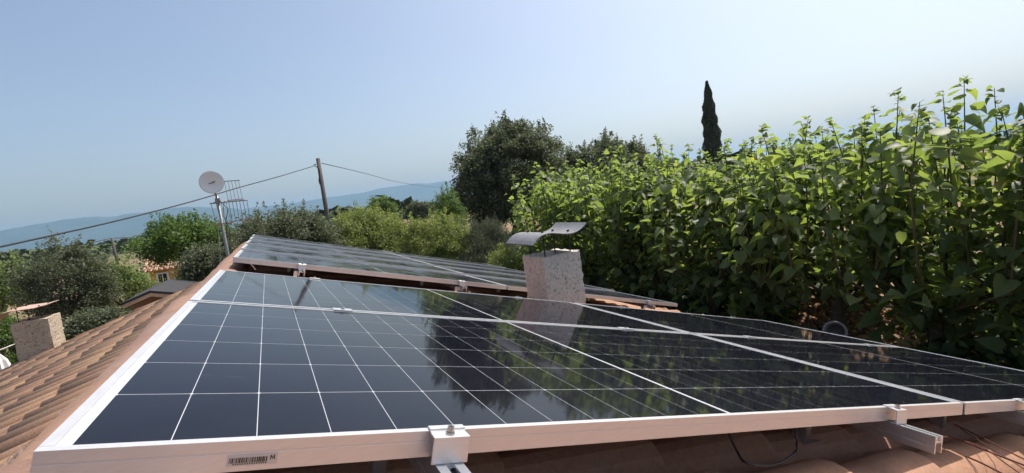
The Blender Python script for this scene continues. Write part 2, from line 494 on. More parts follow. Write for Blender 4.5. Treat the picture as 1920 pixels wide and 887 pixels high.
# two roof slopes, each with its own local frame: x down the slope, z off it
LENR = (XE - CRX) / CP
LENL = (CRX - XL) / CP
def slope(side):
    me = MB()
    if side == 'R':
        me.box(0.0, LENR, Y0, YB, -0.05, 0.0)
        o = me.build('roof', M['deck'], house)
        o.location = (CRX, 0, apz + HZ); o.rotation_euler = (0, PHI, 0)
    else:
        me.box(0.0, LENL, -YL, -Y0, -0.05, 0.0)
        o = me.build('roof', M['deck'], house)
        o.matrix_local = Matrix([[-CP, 0, -SP, CRX], [0, -1, 0, 0], [-SP, 0, CP, apL + HZ], [0, 0, 0, 1]])
    return o
roofR = slope('R'); roofL = slope('L')

def tile_geo(rt, rb, h, Lg=0.46, th=0.013, seg=8, inv=False):
    """One barrel tile, x = 0 at its upper end, wider at the lower end, open below."""
    v, f = [], []
    for x, r, hh in ((0.0, rt, h * 0.86), (Lg, rb, h)):
        for rr, hz in ((r, hh), (r - th, hh - th)):
            for k in range(seg + 1):
                a = math.pi * k / seg
                v.append((x, -rr * math.cos(a), hz * math.sin(a)))
    n = seg + 1
    for k in range(seg):
        f.append((k, k + 1, 2 * n + k + 1, 2 * n + k))               # outer
        f.append((2 * n + k, 2 * n + k + 1, 3 * n + k + 1, 3 * n + k))  # lower rim
        f.append((n + k, 3 * n + k, 3 * n + k + 1, n + k + 1))       # inside
    f.append((0, 2 * n, 3 * n, n)); f.append((seg, n + seg, 3 * n + seg, 2 * n + seg))
    v = np.array(v)
    f = [tuple(reversed(q)) for q in f]
    return v, f

def set_tile_smooth(me, seg=8):
    s = []
    for i in range(len(me.polygons)): s.append(i < 3 * seg and i % 3 == 0)
    me.polygons.foreach_set('use_smooth', s)
    return me

def tile_mesh(name, rt, rb, h, mat, th=0.013):
    v, f = tile_geo(rt, rb, h, th=th)
    return set_tile_smooth(mesh(name, v, f, mat))

PITCH = 0.212
PITL = 0.176
def lay_tiles(parent, length, cols, expo, phase, meshes, mat, named, seed, rest_name, geo=(0.078, 0.096), tl=-0.042):
    """Cover tiles of one slope: those named(x, y) picks are single objects, the rest one joined piece."""
    r2 = random.Random(seed)
    rv, rf = [], []; nrest = 0
    gv, gf = tile_geo(geo[0], geo[1], DROP)
    for c in cols:
        sh = r2.uniform(-0.03, 0.03)
        x = phase + sh - expo
        while x < length - 0.2:
            xs = x; x += expo
            if xs < -0.30: continue
            y = c + r2.uniform(-0.006, 0.006); tilt = tl + r2.uniform(-0.008, 0.008)
            yaw = r2.uniform(-0.02, 0.02); z = -0.006 + r2.uniform(-0.003, 0.004)
            x0 = xs + r2.uniform(-0.012, 0.012)
            if x0 < 0.02: x0 = 0.02
            if named(x0, y):
                o = link('tile', meshes[r2.randrange(len(meshes))], parent, (x0, y, z), (0, tilt, yaw))
            else:
                R = Matrix.Rotation(yaw, 3, 'Z') @ Matrix.Rotation(tilt, 3, 'Y')
                Rn = np.array(R)
                rv.append(gv @ Rn.T + np.array([x0, y, z])); rf += [tuple(i + nrest for i in q) for q in gf]; nrest += len(gv)
    if rv:
        me = mesh(rest_name, np.vstack(rv), rf, mat)
        tag(link(rest_name, me, parent), kind='stuff')

def lay_channels(parent, length, cols, expo, mat, name, y0, y1, pit=PITCH):
    """The hollow channel tiles between the covers, stepped like the covers."""
    v, f = [], []
    seg = 4
    for c in cols:
        yc = c + pit / 2
        if yc > y1 or yc < y0: continue
        x = 0.0
        while x < length:
            xe = min(x + expo, length + 0.03); b = len(v)
            for xx, lift in ((x, 0.004), (xe, 0.022)):
                for k in range(seg + 1):
                    a = math.pi * k / seg
                    v.append((xx, yc - 0.35 * pit * math.cos(a), 0.036 + lift - 0.034 * math.sin(a)))
            for k in range(seg): f.append((b + k, b + seg + 1 + k, b + seg + 2 + k, b + k + 1))
            x += expo
    tag(link(name, mesh(name, v, f, mat, True), parent), kind='stuff')

old = [tile_mesh('old_tile', 0.070 + a, 0.078 + b, DROP - 0.006 + c, M['tile_old']) for a, b, c in ((0, 0, 0), (0.003, -0.003, 0.003), (-0.003, 0.003, -0.003))]
new = [tile_mesh('new_tile', 0.080 + a, 0.099 + b, DROP + c, M['tile_new']) for a, b, c in ((0, 0, 0), (0.002, -0.002, 0.003))]
colsR = [0.022 + PITCH * k for k in range(-10, 42) if Y0 + 0.1 < 0.022 + PITCH * k < YB - 0.08]
lay_tiles(roofR, LENR, colsR, 0.40, 0.20, new, M['tile_new'], lambda x, y: (-0.55 < y < 0.12 and x > 0.6) or (2.05 < y < 3.05 and x > 0.2), 2, 'covered_tiles')
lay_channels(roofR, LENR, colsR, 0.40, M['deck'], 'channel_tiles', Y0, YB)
def inview_left(x, y):
    P = np.array([CRX - x * CP, -y, crestL(CRX - x * CP)]); q = RW @ (P - CW)
    return q[2] > 0.2 and -60 < 960 + FPX * q[0] / q[2] < 420 and 443 + FPX * q[1] / q[2] < 930
colsL = [-(YL - 0.10 - PITL * k) for k in range(0, 70) if YL - 0.10 - PITL * k > Y0 + 0.1]
lay_tiles(roofL, LENL, colsL, 0.37, 0.10, old, M['tile_old'], inview_left, 4, 'tiles_beyond_view', (0.070, 0.078), -0.028)
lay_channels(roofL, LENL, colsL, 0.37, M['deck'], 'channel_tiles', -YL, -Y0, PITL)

# ridge caps along the crest, bedded in mortar
ridge_me = []
for q in range(3):
    v, f = tile_geo(0.112 + 0.002 * q, 0.122 - 0.002 * q, 0.100 + 0.002 * q, Lg=0.44, th=0.011, seg=10)
    v = np.c_[-v[:, 1], v[:, 0], v[:, 2]]
    me = mesh('ridge_cap', v, f, M['ridge'])
    me.polygons.foreach_set('use_smooth', [i < 30 and i % 3 == 0 for i in range(len(me.polygons))]); ridge_me.append(me)
rr = random.Random(9)
y = Y0
while y < YB - 0.1:
    grow = 0.0045 * max(0.0, y)
    link('ridge_tile', ridge_me[rr.randrange(3)], house, (CRX + 0.006 - grow + rr.uniform(-0.008, 0.008), y, -0.166 + HZ + rr.uniform(-0.003, 0.004)), (rr.uniform(0.012, 0.022), 0, rr.uniform(-0.02, 0.02)))
    y += 0.385
mv, mf = [], []
for side in (-1, 1):
    n0 = len(mv); ys = np.arange(Y0, (YL if side < 0 else YB), 0.05)
    for yy in ys:
        a = 0.118 + 0.010 * math.sin(yy * 31) + rng.normal(0, 0.005); b = a + 0.03 + rng.normal(0, 0.008)
        mv.append((CRX + side * a, yy, -0.135 + HZ))
        mv.append((CRX - b, yy, crestL(CRX - b) + 0.01 + HZ) if side < 0 else (CRX + b, yy, crestR(CRX + b) - 0.01 + HZ))
    for k in range(len(ys) - 1):
        q = (n0 + 2 * k, n0 + 2 * k + 1, n0 + 2 * k + 3, n0 + 2 * k + 2); mf.append(q if side < 0 else q[::-1])
link('mortar_bed', mesh('mortar_bed', mv, mf, M['mortar'], True), house)
vb = MB(); vb.prism([(CRX - 0.14, crestL(CRX - 0.14) - 0.05 + HZ), (XL, crestL(XL) - 0.05 + HZ), (XL, crestL(XL) - 0.16 + HZ), (CRX - 0.14, crestL(CRX - 0.14) - 0.2 + HZ)], 'y', YL - 0.03, YL + 0.02)
vb.build('verge_trim', M['mortar'], house)

# ------------------------------------------------------------------ solar panels
PL, PD, GAPU, GAPV = 2.092, 1.020, 0.018, 0.018
PU, PV, MU, MV, CG = 0.0848, 0.1658, 0.0240, 0.0126, 0.0090
FH, LIP = 0.035, 0.0115
def profile_bar(poly, axis, a, b): return MB().prism(poly, axis, a, b)
# long rails run the whole length, short ones sit between them; the outer face has a fine groove
def rail_poly(sign):
    p = [(0, 0), (0, -0.0125), (0.0007, -0.0130), (0.0007, -0.0142), (0, -0.0147), (0, -FH), (0.022, -FH), (0.022, -FH + 0.002), (0.003, -FH + 0.002), (0.003, -0.006), (LIP, -0.006), (LIP, 0)]
    return [(sign * a, b) for a, b in p]
fr_front = MB().prism(rail_poly(1)[::-1], 'x', 0, PL).mesh('frame_rail', M['frame'])
fr_back = MB().prism([(PD + a, b) for a, b in rail_poly(-1)], 'x', 0, PL).mesh('frame_rail', M['frame'])
fr_left = MB().prism(rail_poly(1), 'y', LIP + 0.0005, PD - LIP - 0.0005).mesh('frame_rail', M['frame'])
fr_right = MB().prism([(PL + a, b) for a, b in rail_poly(-1)][::-1], 'y', LIP + 0.0005, PD - LIP - 0.0005).mesh('frame_rail', M['frame'])
sheet_me = MB().box(0.004, PL - 0.004, 0.004, PD - 0.004, -0.0058, -0.0022).mesh('backsheet', M['sheet'])
def cell_poly(hx, hy, c): return [(-hx + c, -hy), (hx - c, -hy), (hx, -hy + c), (hx, hy - c), (hx - c, hy), (-hx + c, hy), (-hx, hy - c), (-hx, -hy + c)]
cell_me = MB().prism(cell_poly(PU / 2 - 0.0005, PV / 2 - 0.0008, 0.0022), 'z', -0.00215, -0.00208).mesh('cell', M['cell'])
cells_far = MB()
def cell_centres():
    for i in range(24):
        x = MU + PU * (i + 0.5) + (CG if i >= 12 else 0)
        for j in range(6): yield x, MV + PV * (j + 0.5)
for x, y in cell_centres():
    cells_far.prism([(x + a, y + b) for a, b in cell_poly(PU / 2 - 0.0003, PV / 2 - 0.0003, 0.001)], 'z', -0.00215, -0.00208)
cells_far = cells_far.mesh('cells', M['cell_dusty'])

def panel(s0, t0, label, group, fine, h0=0.0):
    p = empty('solar_panel', tuple(roofp(s0, t0, h0)), (0, PHI, 0))
    tag(p, label, 'solar panel', group)
    for me in (fr_front, fr_back, fr_left, fr_right): link('frame_rail', me, p)
    link('backsheet', sheet_me, p)
    if fine:
        for x, y in cell_centres(): link('cell', cell_me, p, (x, y, 0))
    else:
        tag(link('cells', cells_far, p), kind='stuff')
    return p
PITU, PITV = PL + GAPU, PD + GAPV
gA = 'solar panels of the near array'
pA = panel(0, 0, 'large near solar panel reflecting blue sky, barcode sticker on its front edge', gA, True)
panel(PITU, 0, 'dark solar panel at the front of the near array, away from the ridge', gA, True)
panel(0, PITV, 'solar panel beside the ridge in the second row of the near array', gA, True)
panel(PITU, PITV, 'solar panel in front of the chimney, second row, reflecting the leafy hedge', gA, True)
gB = 'solar panels of the far array'
TB = 3.06
rown = ['nearest row', 'second row', 'middle row', 'fourth row', 'last row']
for r in range(5):
    HB = 0.013 * r
    panel(0.0, TB + r * PITV, 'dusty solar panel beside the ridge in the %s of the far array' % rown[r], gB, False, HB)
    panel(PITU, TB + r * PITV, 'solar panel on the hedge side in the %s of the far array' % rown[r], gB, False, HB)

# barcode sticker on the front rail of the first panel
st = MB().box(0.1665, 0.2185, -0.0008, -0.0001, -0.0285, -0.0160).build('barcode_sticker', M['sticker'], pA)
bars = MB(); xx = 0.1685; rb = random.Random(3)
while xx < 0.2080:
    wd = rb.choice([0.0004, 0.0006, 0.0010, 0.0014]); bars.box(xx, xx + wd, -0.0011, -0.0009, -0.0252, -0.0192); xx += wd + rb.choice([0.0004, 0.0006, 0.0009])
bars.build('barcode', M['ink'], st)
digs = MB()
for k in range(15): digs.box(0.1725 + 0.0024 * k, 0.1738 + 0.0024 * k, -0.0011, -0.0009, -0.0272, -0.0258)
digs.build('serial_number', M['ink'], st)
lt = MB()
for a, b in (((0.2108, -0.0235), (0.2114, -0.0180)), ((0.2114, -0.0180), (0.2130, -0.0225)), ((0.2130, -0.0225), (0.2150, -0.0180)), ((0.2150, -0.0180), (0.2154, -0.0235))):
    dx, dz = b[0] - a[0], b[1] - a[1]; l = math.hypot(dx, dz); nx, nz = -dz / l * 0.00045, dx / l * 0.00045
    lt.prism([(a[0] + nx, a[1] + nz), (b[0] + nx, b[1] + nz), (b[0] - nx, b[1] - nz), (a[0] - nx, a[1] - nz)], 'y', -0.0011, -0.0009)
lt.build('letter', M['ink'], st)

# aluminium rails under the panels
RS = [0.430, 1.665, PITU + 0.430, PITU + 1.665]
rp = [(-0.020, -0.0365), (-0.006, -0.0365), (-0.006, -0.039), (-0.010, -0.039), (-0.010, -0.049), (0.010, -0.049), (0.010, -0.039), (0.006, -0.039), (0.006, -0.0365), (0.020, -0.0365),
      (0.020, -0.060), (0.017, -0.062), (0.020, -0.064), (0.020, -0.078), (0.014, -0.078), (0.014, -0.053), (-0.014, -0.053), (-0.014, -0.078), (-0.020, -0.078), (-0.020, -0.064), (-0.017, -0.062), (-0.020, -0.060)]
rn = ['next to the ridge', 'second from the ridge', 'third from the ridge', 'nearest the eave']
hook_me = MB().prism([(-0.045, -0.054), (-0.021, -0.054), (-0.021, -0.160), (0.03, -0.160), (0.03, -0.168), (-0.045, -0.168)], 'y', -0.02, 0.02).mesh('roof_hook', M['alu'])
OVER = [-0.085, -0.100, -0.100, -0.095]
for arr, (a, b) in (('near', (None, 2 * PITV + 0.05)), ('far', (TB - 0.09, TB + 5 * PITV + 0.04))):
    for i, s in enumerate(RS):
        t0 = OVER[i] if a is None else a
        o = empty('mounting_rail', tuple(roofp(s, t0, 0)), (0, PHI, 0))
        MB().prism(rp, 'y', 0, b - t0).build('rail_profile', M['alu'], o)
        for q in np.arange(0.30 if arr == 'near' else 0.12, b - t0, 0.95):
            link('roof_hook', hook_me, o, (0, q, 0))
        tag(o, 'aluminium mounting rail under the %s solar array, %s' % (arr, rn[i]), 'mounting rail', 'mounting rails')

# clamps
def hexbolt(mb, x, y, z0, z1, r, seg=6):
    mb.prism([(x + r * math.cos(2 * math.pi * k / seg + 0.3), y + r * math.sin(2 * math.pi * k / seg + 0.3)) for k in range(seg)], 'z', z0, z1)
ec_poly = [(0.010, 0.0005), (0.010, 0.0035), (-0.0010, 0.0035), (-0.0010, -0.0005), (-0.0225, -0.0005), (-0.0235, -0.0362), (-0.0205, -0.0362), (-0.0195, -0.0035), (-0.0040, -0.0035), (-0.0040, 0.0005)]
end_me = MB().prism(ec_poly, 'x', -0.026, 0.026).mesh('clamp_body', M['frame'])
b1 = MB(); hexbolt(b1, 0, -0.0115, -0.0004, 0.0022, 0.0066, 12); hexbolt(b1, 0, -0.0115, 0.0022, 0.0098, 0.0047, 12)
end_bolt = b1.mesh('bolt', M['steel'])
soc = MB(); hexbolt(soc, 0, -0.0115, 0.0098, 0.0101, 0.0024)
socket_me = soc.mesh('socket', M['socket_shade'])  # solid raised hexagon, not a hole; the socket's shade is its black colour
nut_me = MB().prism([(-0.012, -0.0365), (-0.010, -0.0425), (-0.003, -0.0425), (-0.0015, -0.0480), (0.0015, -0.0480), (0.003, -0.0425), (0.010, -0.0425), (0.012, -0.0365)], 'y', -0.0235, -0.010).mesh('clamp_nut', M['alu'])
mid_me = MB().prism([(-0.020, 0.0005), (0.020, 0.0005), (0.020, 0.0035), (0.0085, 0.0035), (0.0070, 0.0010), (-0.0070, 0.0010), (-0.0085, 0.0035), (-0.020, 0.0035)], 'x', -0.03, 0.03).mesh('clamp_body', M['frame'])
b2 = MB(); hexbolt(b2, 0, 0, 0.0011, 0.0085, 0.0055, 10); mid_bolt = b2.mesh('bolt', M['steel'])
ord4 = ['next to the ridge', 'second from the ridge', 'third from the ridge', 'nearest the eave']
def clamp(s, t, kind, label, flip=False):
    o = empty('panel_clamp', tuple(roofp(s, t, 0)), (0, 0, 0))
    o.rotation_mode = 'XYZ'
    mat = Matrix.Rotation(PHI, 4, 'Y')
    if flip: mat = mat @ Matrix.Rotation(math.pi, 4, 'Z')
    o.rotation_euler = mat.to_euler()
    tag(o, label, 'clamp', 'panel clamps')
    if kind == 'end':
        bevel(link('clamp_body', end_me, o), 0.0006, 1)
        b = link('bolt', end_bolt, o); link('socket', socket_me, b); link('clamp_nut', nut_me, o)
    else:
        link('clamp_body', mid_me, o); link('bolt', mid_bolt, o)
for i, s in enumerate(RS):
    clamp(s, 0, 'end', 'silver end clamp on the front edge of the near array, %s' % ord4[i])
    clamp(s, PD + GAPV / 2, 'mid', 'mid clamp between the rows of the near array, %s' % ord4[i])
    clamp(s, 2 * PITV - GAPV, 'end', 'end clamp on the back edge of the near array, %s' % ord4[i], True)
    clamp(s, TB, 'end', 'end clamp on the front edge of the far array, %s' % ord4[i])

# ------------------------------------------------------------------ chimneys
def chimney(name, x0, x1, y0, y1, zb, zt, mat, label):
    o = empty(name, ((x0 + x1) / 2, (y0 + y1) / 2, zb)); tag(o, label, 'chimney')
    hx, hy, h = (x1 - x0) / 2, (y1 - y0) / 2, zt - zb
    nx = 12; v, f = [], []
    r2 = np.random.default_rng(int(abs(x0) * 100))
    # stack: walls of many small faces with a rough plaster surface, hollow at the top
    ring = []
    per = [(-1, -1), (1, -1), (1, 1), (-1, 1)]
    for e in range(4):
        a, b = per[e], per[(e + 1) % 4]
        for k in range(nx):
            q = k / nx; ring.append((a[0] + (b[0] - a[0]) * q, a[1] + (b[1] - a[1]) * q))
    nr = len(ring); nz = 18
    for j in range(nz + 1):
        zz = h * j / nz
        for (a, b) in ring:
            rough = r2.normal(0, 0.0022)
            m = max(abs(a), abs(b))
            cr = 0.985 if (abs(a) > 0.99 and abs(b) > 0.99) else 1.0
            v.append((a * hx * cr + a * rough, b * hy * cr + b * rough, zz + (r2.normal(0, 0.004) if j == nz else 0)))
    for j in range(nz):
        for k in range(nr):
            k2 = (k + 1) % nr; f.append((j * nr + k, j * nr + k2, (j + 1) * nr + k2, (j + 1) * nr + k))
    b0 = len(v)
    for (a, b) in ring: v.append((a * (hx - 0.05), b * (hy - 0.05), h + 0.001))
    for (a, b) in ring: v.append((a * (hx - 0.05), b * (hy - 0.05), h - 0.2))
    for k in range(nr):
        k2 = (k + 1) % nr
        f.append((nz * nr + k, nz * nr + k2, b0 + k2, b0 + k)); f.append((b0 + k, b0 + k2, b0 + nr + k2, b0 + nr + k))
    f.append(tuple(b0 + nr + k for k in range(nr)))
    link('stack', mesh('stack', v, f, mat, False), o)
    return o, hx, hy, h

def cowl(o, prof, ya, yb, mat, base, rods, topz):
    """A curved sheet standing on four rods; prof is a list of (x, z) in the chimney's local frame."""
    v, f = [], []; n = len(prof)
    for th in (0, -0.007):
        for yy in (ya, yb):
            for (x, z) in prof: v.append((x, yy, z + th))
    for k in range(n - 1):
        f.append((k, k + 1, n + k + 1, n + k)); f.append((2 * n + k, 3 * n + k, 3 * n + k + 1, 2 * n + k + 1))
        f.append((k, 2 * n + k, 2 * n + k + 1, k + 1)); f.append((n + k, n + k + 1, 3 * n + k + 1, 3 * n + k))
    f.append((0, n, 3 * n, 2 * n)); f.append((n - 1, 3 * n - 1, 4 * n - 1, 2 * n - 1))
    c = link('cowl', mesh('cowl', v, f, mat), o)
    px = [p[0] for p in prof]; pz = [p[1] for p in prof]
    for (x, yy) in rods:
        zt = float(np.interp(x, px, pz))
        rd = MB().tube([(x, yy, base - 0.02), (x, yy, zt + 0.006)], 0.0055, 8).build('rod', M['black_metal'], o)
        nb = MB(); hexbolt(nb, x, yy, zt + 0.001, zt + 0.014, 0.010); nb.build('nut', M['black_metal'], rd)
    return c

def curve_prof(pts, n=22):
    xs = np.array([p[0] for p in pts]); zs = np.array([p[1] for p in pts])
    # smooth through the points with a cubic polynomial of matching order
    co = np.polyfit(xs, zs, min(len(pts) - 1, 4)); X = np.linspace(xs[0], xs[-1], n)
    return [(float(a), float(b)) for a, b in zip(X, np.polyval(co, X))]

cx0, cx1, cy0, cy1, czt = 1.985, 2.325, 2.35, 2.67, -0.318
ch, hx, hy, h = chimney('chimney', cx0, cx1, cy0, cy1, -1.0, czt, M['render'], 'squat rough plastered chimney with wavy grey cowl between the two solar arrays')
mx, mz = (cx0 + cx1) / 2, -1.0
prof = curve_prof([(1.885 - mx, -0.198 - mz), (1.963 - mx, -0.150 - mz), (2.054 - mx, -0.130 - mz), (2.125 - mx, -0.150 - mz), (2.200 - mx, -0.172 - mz), (2.298 - mx, -0.145 - mz), (2.372 - mx, -0.106 - mz)])
cowl(ch, prof, -0.215, 0.215, M['cap_metal'], h, [(-hx + 0.05, -hy + 0.05), (hx - 0.06, -hy + 0.05), (-hx + 0.05, hy - 0.05), (hx - 0.06, hy - 0.05)], 0)

P0 = at(101, 647, 7.80); P1 = at(33, 674, 7.80)
lx1, lx0 = P0[0], P1[0]
ztop = at(90, 596, 7.80)[2]
ch2, hx2, hy2, h2 = chimney('chimney', lx0, lx1, 7.80, 8.22, -2.4, ztop, M['render_pale'], 'pale rough chimney with curved clay cowl at the edge of the tiled slope')
mx2 = (lx0 + lx1) / 2
zr = h2 + 0.16
cowl(ch2, [(-0.46, zr - 0.15), (-0.40, zr - 0.09), (-0.32, zr - 0.03), (-0.23, zr + 0.005), (-0.13, zr + 0.015), (-0.02, zr + 0.010), (0.09, zr + 0.005), (0.19, zr + 0.02)], -0.26, 0.26, M['cap_clay'], h2, [(-hx2 + 0.07, -hy2 + 0.06), (hx2 - 0.08, -hy2 + 0.06), (-hx2 + 0.07, hy2 - 0.06), (hx2 - 0.08, hy2 - 0.06)], 0)

# ------------------------------------------------------------------ loose wires on the near tiles
def wire(name, pts, rad, mat, label, cat, group=None, n=24, seg=5):
    pts = np.array(pts, float); k = len(pts); t = np.linspace(0, k - 1, n)
    # Catmull-Rom
    out = []
    for u in t:
        i = min(int(u), k - 2); f_ = u - i
        p0, p1, p2, p3 = pts[max(i - 1, 0)], pts[i], pts[i + 1], pts[min(i + 2, k - 1)]
        out.append(0.5 * ((2 * p1) + (-p0 + p2) * f_ + (2 * p0 - 5 * p1 + 4 * p2 - p3) * f_ ** 2 + (-p0 + 3 * p1 - 3 * p2 + p3) * f_ ** 3))
    o = MB().tube(out, rad, seg).build(name, mat, None, True)
    return tag(o, label, cat, group)
gW = 'loose wires on the front tiles'
wl = ['upper brown wire trailing over the sunlit front tiles', 'thin brown wire crossing below the upper wire on the front tiles', 'thick brown wire curving out from under the rail onto the tiles', 'lowest dark wire poking up from the front tile edge', 'brown wire running between the thick wire and the thin one']
paths = [[(1790, 796, -0.10), (1840, 820, -0.108), (1890, 846, -0.11), (1960, 880, -0.11)],
         [(1800, 803, -0.10), (1850, 835, -0.108), (1900, 866, -0.11), (1950, 900, -0.11)],
         [(1745, 820, -0.118), (1790, 822, -0.112), (1850, 845, -0.108), (1910, 868, -0.108), (1970, 890, -0.11)],
         [(1812, 856, -0.125), (1840, 868, -0.118), (1880, 888, -0.115), (1920, 905, -0.11)],
         [(1780, 818, -0.112), (1840, 838, -0.106), (1890, 872, -0.106), (1930, 900, -0.108)]]
for lab, pth, rd in zip(wl, paths, (0.0022, 0.0016, 0.0030, 0.0026, 0.0018)):
    wire('loose_wire', [onroof(*q) for q in pth], rd, M['cable_brown'], lab, 'wire', gW)
wire('panel_cable', [onroof(1362, 800, -0.045), onroof(1372, 825, -0.085), onroof(1384, 850, -0.11), onroof(1400, 868, -0.10), onroof(1450, 872, -0.115), onroof(1490, 850, -0.10), onroof(1494, 825, -0.07), onroof(1490, 800, -0.045)], 0.003, M['cable'], 'black cable loop hanging below the front edge of the near array', 'cable')

# ------------------------------------------------------------------ aerial mast with dish
mb = at(425, 467, 11.0); mt = at(403, 368, 11.0)
mast = tag(empty('aerial_mast', (mb[0], mb[1], -4.5)), 'aerial mast with round grey satellite dish and red ended grid antenna', 'aerial')
hm = mt[2] + 4.5
MB().tube([(0, 0, 0), (0.005, 0, hm * 0.7), (0.0, 0, hm)], [0.042, 0.036, 0.026], 8).build('pole', M['galv'], mast, True)
dc = at(397, 342, 10.85) - np.array([mb[0], mb[1], -4.5])
# dish: a shallow paraboloid that faces the camera
rv_ = CW - (dc + np.array([mb[0], mb[1], -4.5])); fwd = Vector(rv_ + np.array([-0.4, 0, 0.5])).normalized()
rd_ = 0.222
dv, df = [], []; nrg, nsg = 8, 32
for th in (0, -0.006):
    for i in range(nrg + 1):
        rr_ = rd_ * i / nrg
        for k in range(nsg):
            a = 2 * math.pi * k / nsg; dv.append((rr_ * math.cos(a), rr_ * math.sin(a) * 1.04, 0.9 * rr_ * rr_ + th))
off = (nrg + 1) * nsg
for i in range(nrg):
    for k in range(nsg):
        k2 = (k + 1) % nsg; q = (i * nsg + k, i * nsg + k2, (i + 1) * nsg + k2, (i + 1) * nsg + k)
        df.append(q); df.append(tuple(off + j for j in reversed(q)))
for k in range(nsg):
    k2 = (k + 1) % nsg; df.append((nrg * nsg + k, nrg * nsg + k2, off + nrg * nsg + k2, off + nrg * nsg + k))
dish = link('dish', mesh('dish', dv, df, M['dish'], True), mast, tuple(dc), tuple(fwd.to_track_quat('Z', 'Y').to_euler()))
mk = MB()
for (a, b, c, d) in ((0.0, 0.05, -0.02, 0.012), (-0.055, 0.0, -0.03, -0.004), (0.02, 0.07, 0.004, 0.02)): mk.box(a, b, c, d, 0.006, 0.008)
mk.build('faded_mark', M['dish_mark'], dish)
MB().tube([tuple(dc + np.array([0, 0.02, -0.02])), (0, 0, hm - 0.1)], 0.02, 6).build('dish_bracket', M['galv'], mast)
MB().box(-0.045, 0.045, -0.05, 0.05, hm - 0.16, hm - 0.05).build('clamp', M['galv'], mast)
# grid antenna: two rod panels with red end strips around a boom
gc = at(425, 375, 11.1) - np.array([mb[0], mb[1], -4.5])
ga = link('grid_antenna', MB().tube([(-0.32, 0, 0), (0.36, 0, 0)], 0.012, 6).mesh('boom', M['galv']), mast, tuple(gc + np.array([0, 0, -0.03])), (0, 0.0, 0.25))
for (x0, x1, z0, z1, tilt, nrod) in ((0.03, 0.30, 0.02, 0.44, 0.15, 5), (-0.30, -0.02, -0.02, -0.46, -0.1, 4), (0.03, 0.38, -0.02, -0.44, 0.1, 6)):
    for k in range(nrod):
        x = x0 + (x1 - x0) * k / (nrod - 1)
        MB().tube([(x, 0, z0), (x + 0.02, tilt, z1)], 0.006, 5).build('reflector_rod', M['galv'], ga)
    red = z1 < 0
    MB().box(x0 - 0.02, x1 + 0.04, tilt - 0.012, tilt + 0.012, z1 - 0.008, z1 + 0.008).build('end_strip', M['red_plastic'] if red else M['galv'], ga)
    MB().box(x0 - 0.02, x1 + 0.02, -0.008, 0.008, (z0) - 0.006, z0 + 0.006).build('spacer', M['galv'], ga)
cb = MB(); cb.tube([(0.04, -0.05, hm - 0.1), (0.16, -0.07, hm - 0.3), (0.08, -0.06, hm - 0.55), (0.05, -0.06, hm - 0.9)], 0.008, 5)
cb.tube([(0.12, -0.06, hm - 0.12), (0.05, -0.07, hm - 0.4), (0.12, -0.06, hm - 0.7), (0.055, -0.05, hm - 1.2)], 0.006, 5)
cb.build('coaxial_lead', M['cable'], mast)
gwp = [at(408, 418, 11.0), at(411, 450, 10.9), at(413, 485, 10.8), at(415, 640, 10.6)]
wire('guy_wire', gwp, 0.007, M['galv'], 'thin pale guy wire hanging straight down beside the aerial mast', 'wire')

# ------------------------------------------------------------------ utility poles and overhead cables
def pole(px_top, py_top, Y, r0, r1, label):
    p = at(px_top, py_top, Y); zb = float(terrain(p[0], p[1])) - 0.5
    o = tag(empty('utility_pole', (p[0], p[1], zb)), label, 'pole', 'utility poles')
    MB().tube([(0, 0, 0), (0, 0, (p[2] - zb) * 0.5), (0, 0, p[2] - zb)], [r0, (r0 + r1) / 2, r1], 10).build('shaft', M['wood_pole'], o, True)
    MB().tube([(-0.02 - r1, 0, p[2] - zb - 0.28), (-0.16 - r1, -0.05, p[2] - zb - 0.30)], 0.02, 6).build('bracket', M['black_metal'], o)
    return p
pt = pole(596, 297, 24.0, 0.13, 0.095, 'tall weathered wooden utility pole rising behind the bushes')
c0 = at(590, 311, 23.9); c2 = at(-260, 520, 6.0)
def sag(a, b, d, n=26):
    a, b = np.array(a), np.array(b)
    return [a + (b - a) * q + np.array([0, 0, -4 * d * q * (1 - q)]) for q in np.linspace(0, 1, n)]
def cable_through(px, Ya, Yb):
    """An overhead line through the bearings px, running from distance Ya to Yb."""
    n = len(px); inv = np.linspace(1 / Ya, 1 / Yb, n)
    return [at(x, y, 1 / q) for (x, y), q in zip(px, inv)]
line = [(590, 311), (520, 332), (445, 352.5), (370, 375), (280, 399), (190, 421), (100, 441), (0, 463), (-120, 488), (-260, 515)]
ts = np.array([p[0] for p in line], float); q = (590 - ts) / (590 + 260)
pts = [at(x, y, 1 / (1 / 23.9 + (1 / 8.0 - 1 / 23.9) * k)) for (x, y), k in zip(line, q)]
wire('overhead_cable', pts, 0.018, M['cable'], 'black overhead cable sagging from the tall wooden pole across to the valley side', 'cable', n=60)
pb_ = MB(); 
wire('cable_tail', [c0, at(597, 316, 23.9), at(599, 326, 23.9), at(598, 338, 23.9), at(600, 346, 23.9)], 0.022, M['cable'], 'short black cable tail running down the top of the tall wooden pole', 'cable')
wire('service_wire', [at(603, 306, 24.1), at(680, 324, 36), at(760, 344, 55), at(835, 352, 80), at(900, 352, 110)], 0.02, M['cable'], 'thin faint wire leaving the tall wooden pole towards the big oak', 'wire', n=40)
pt2 = pole(210, 446, 90.0, 0.20, 0.15, 'small distant pole standing beyond the dark oak')
wire('distant_wire', [at(150, 461, 86), at(180, 453, 88), at(210, 447, 90), at(250, 446, 95), at(300, 450, 100)], 0.06, M['cable'], 'faint wire strung over the small distant pole', 'wire', n=30)

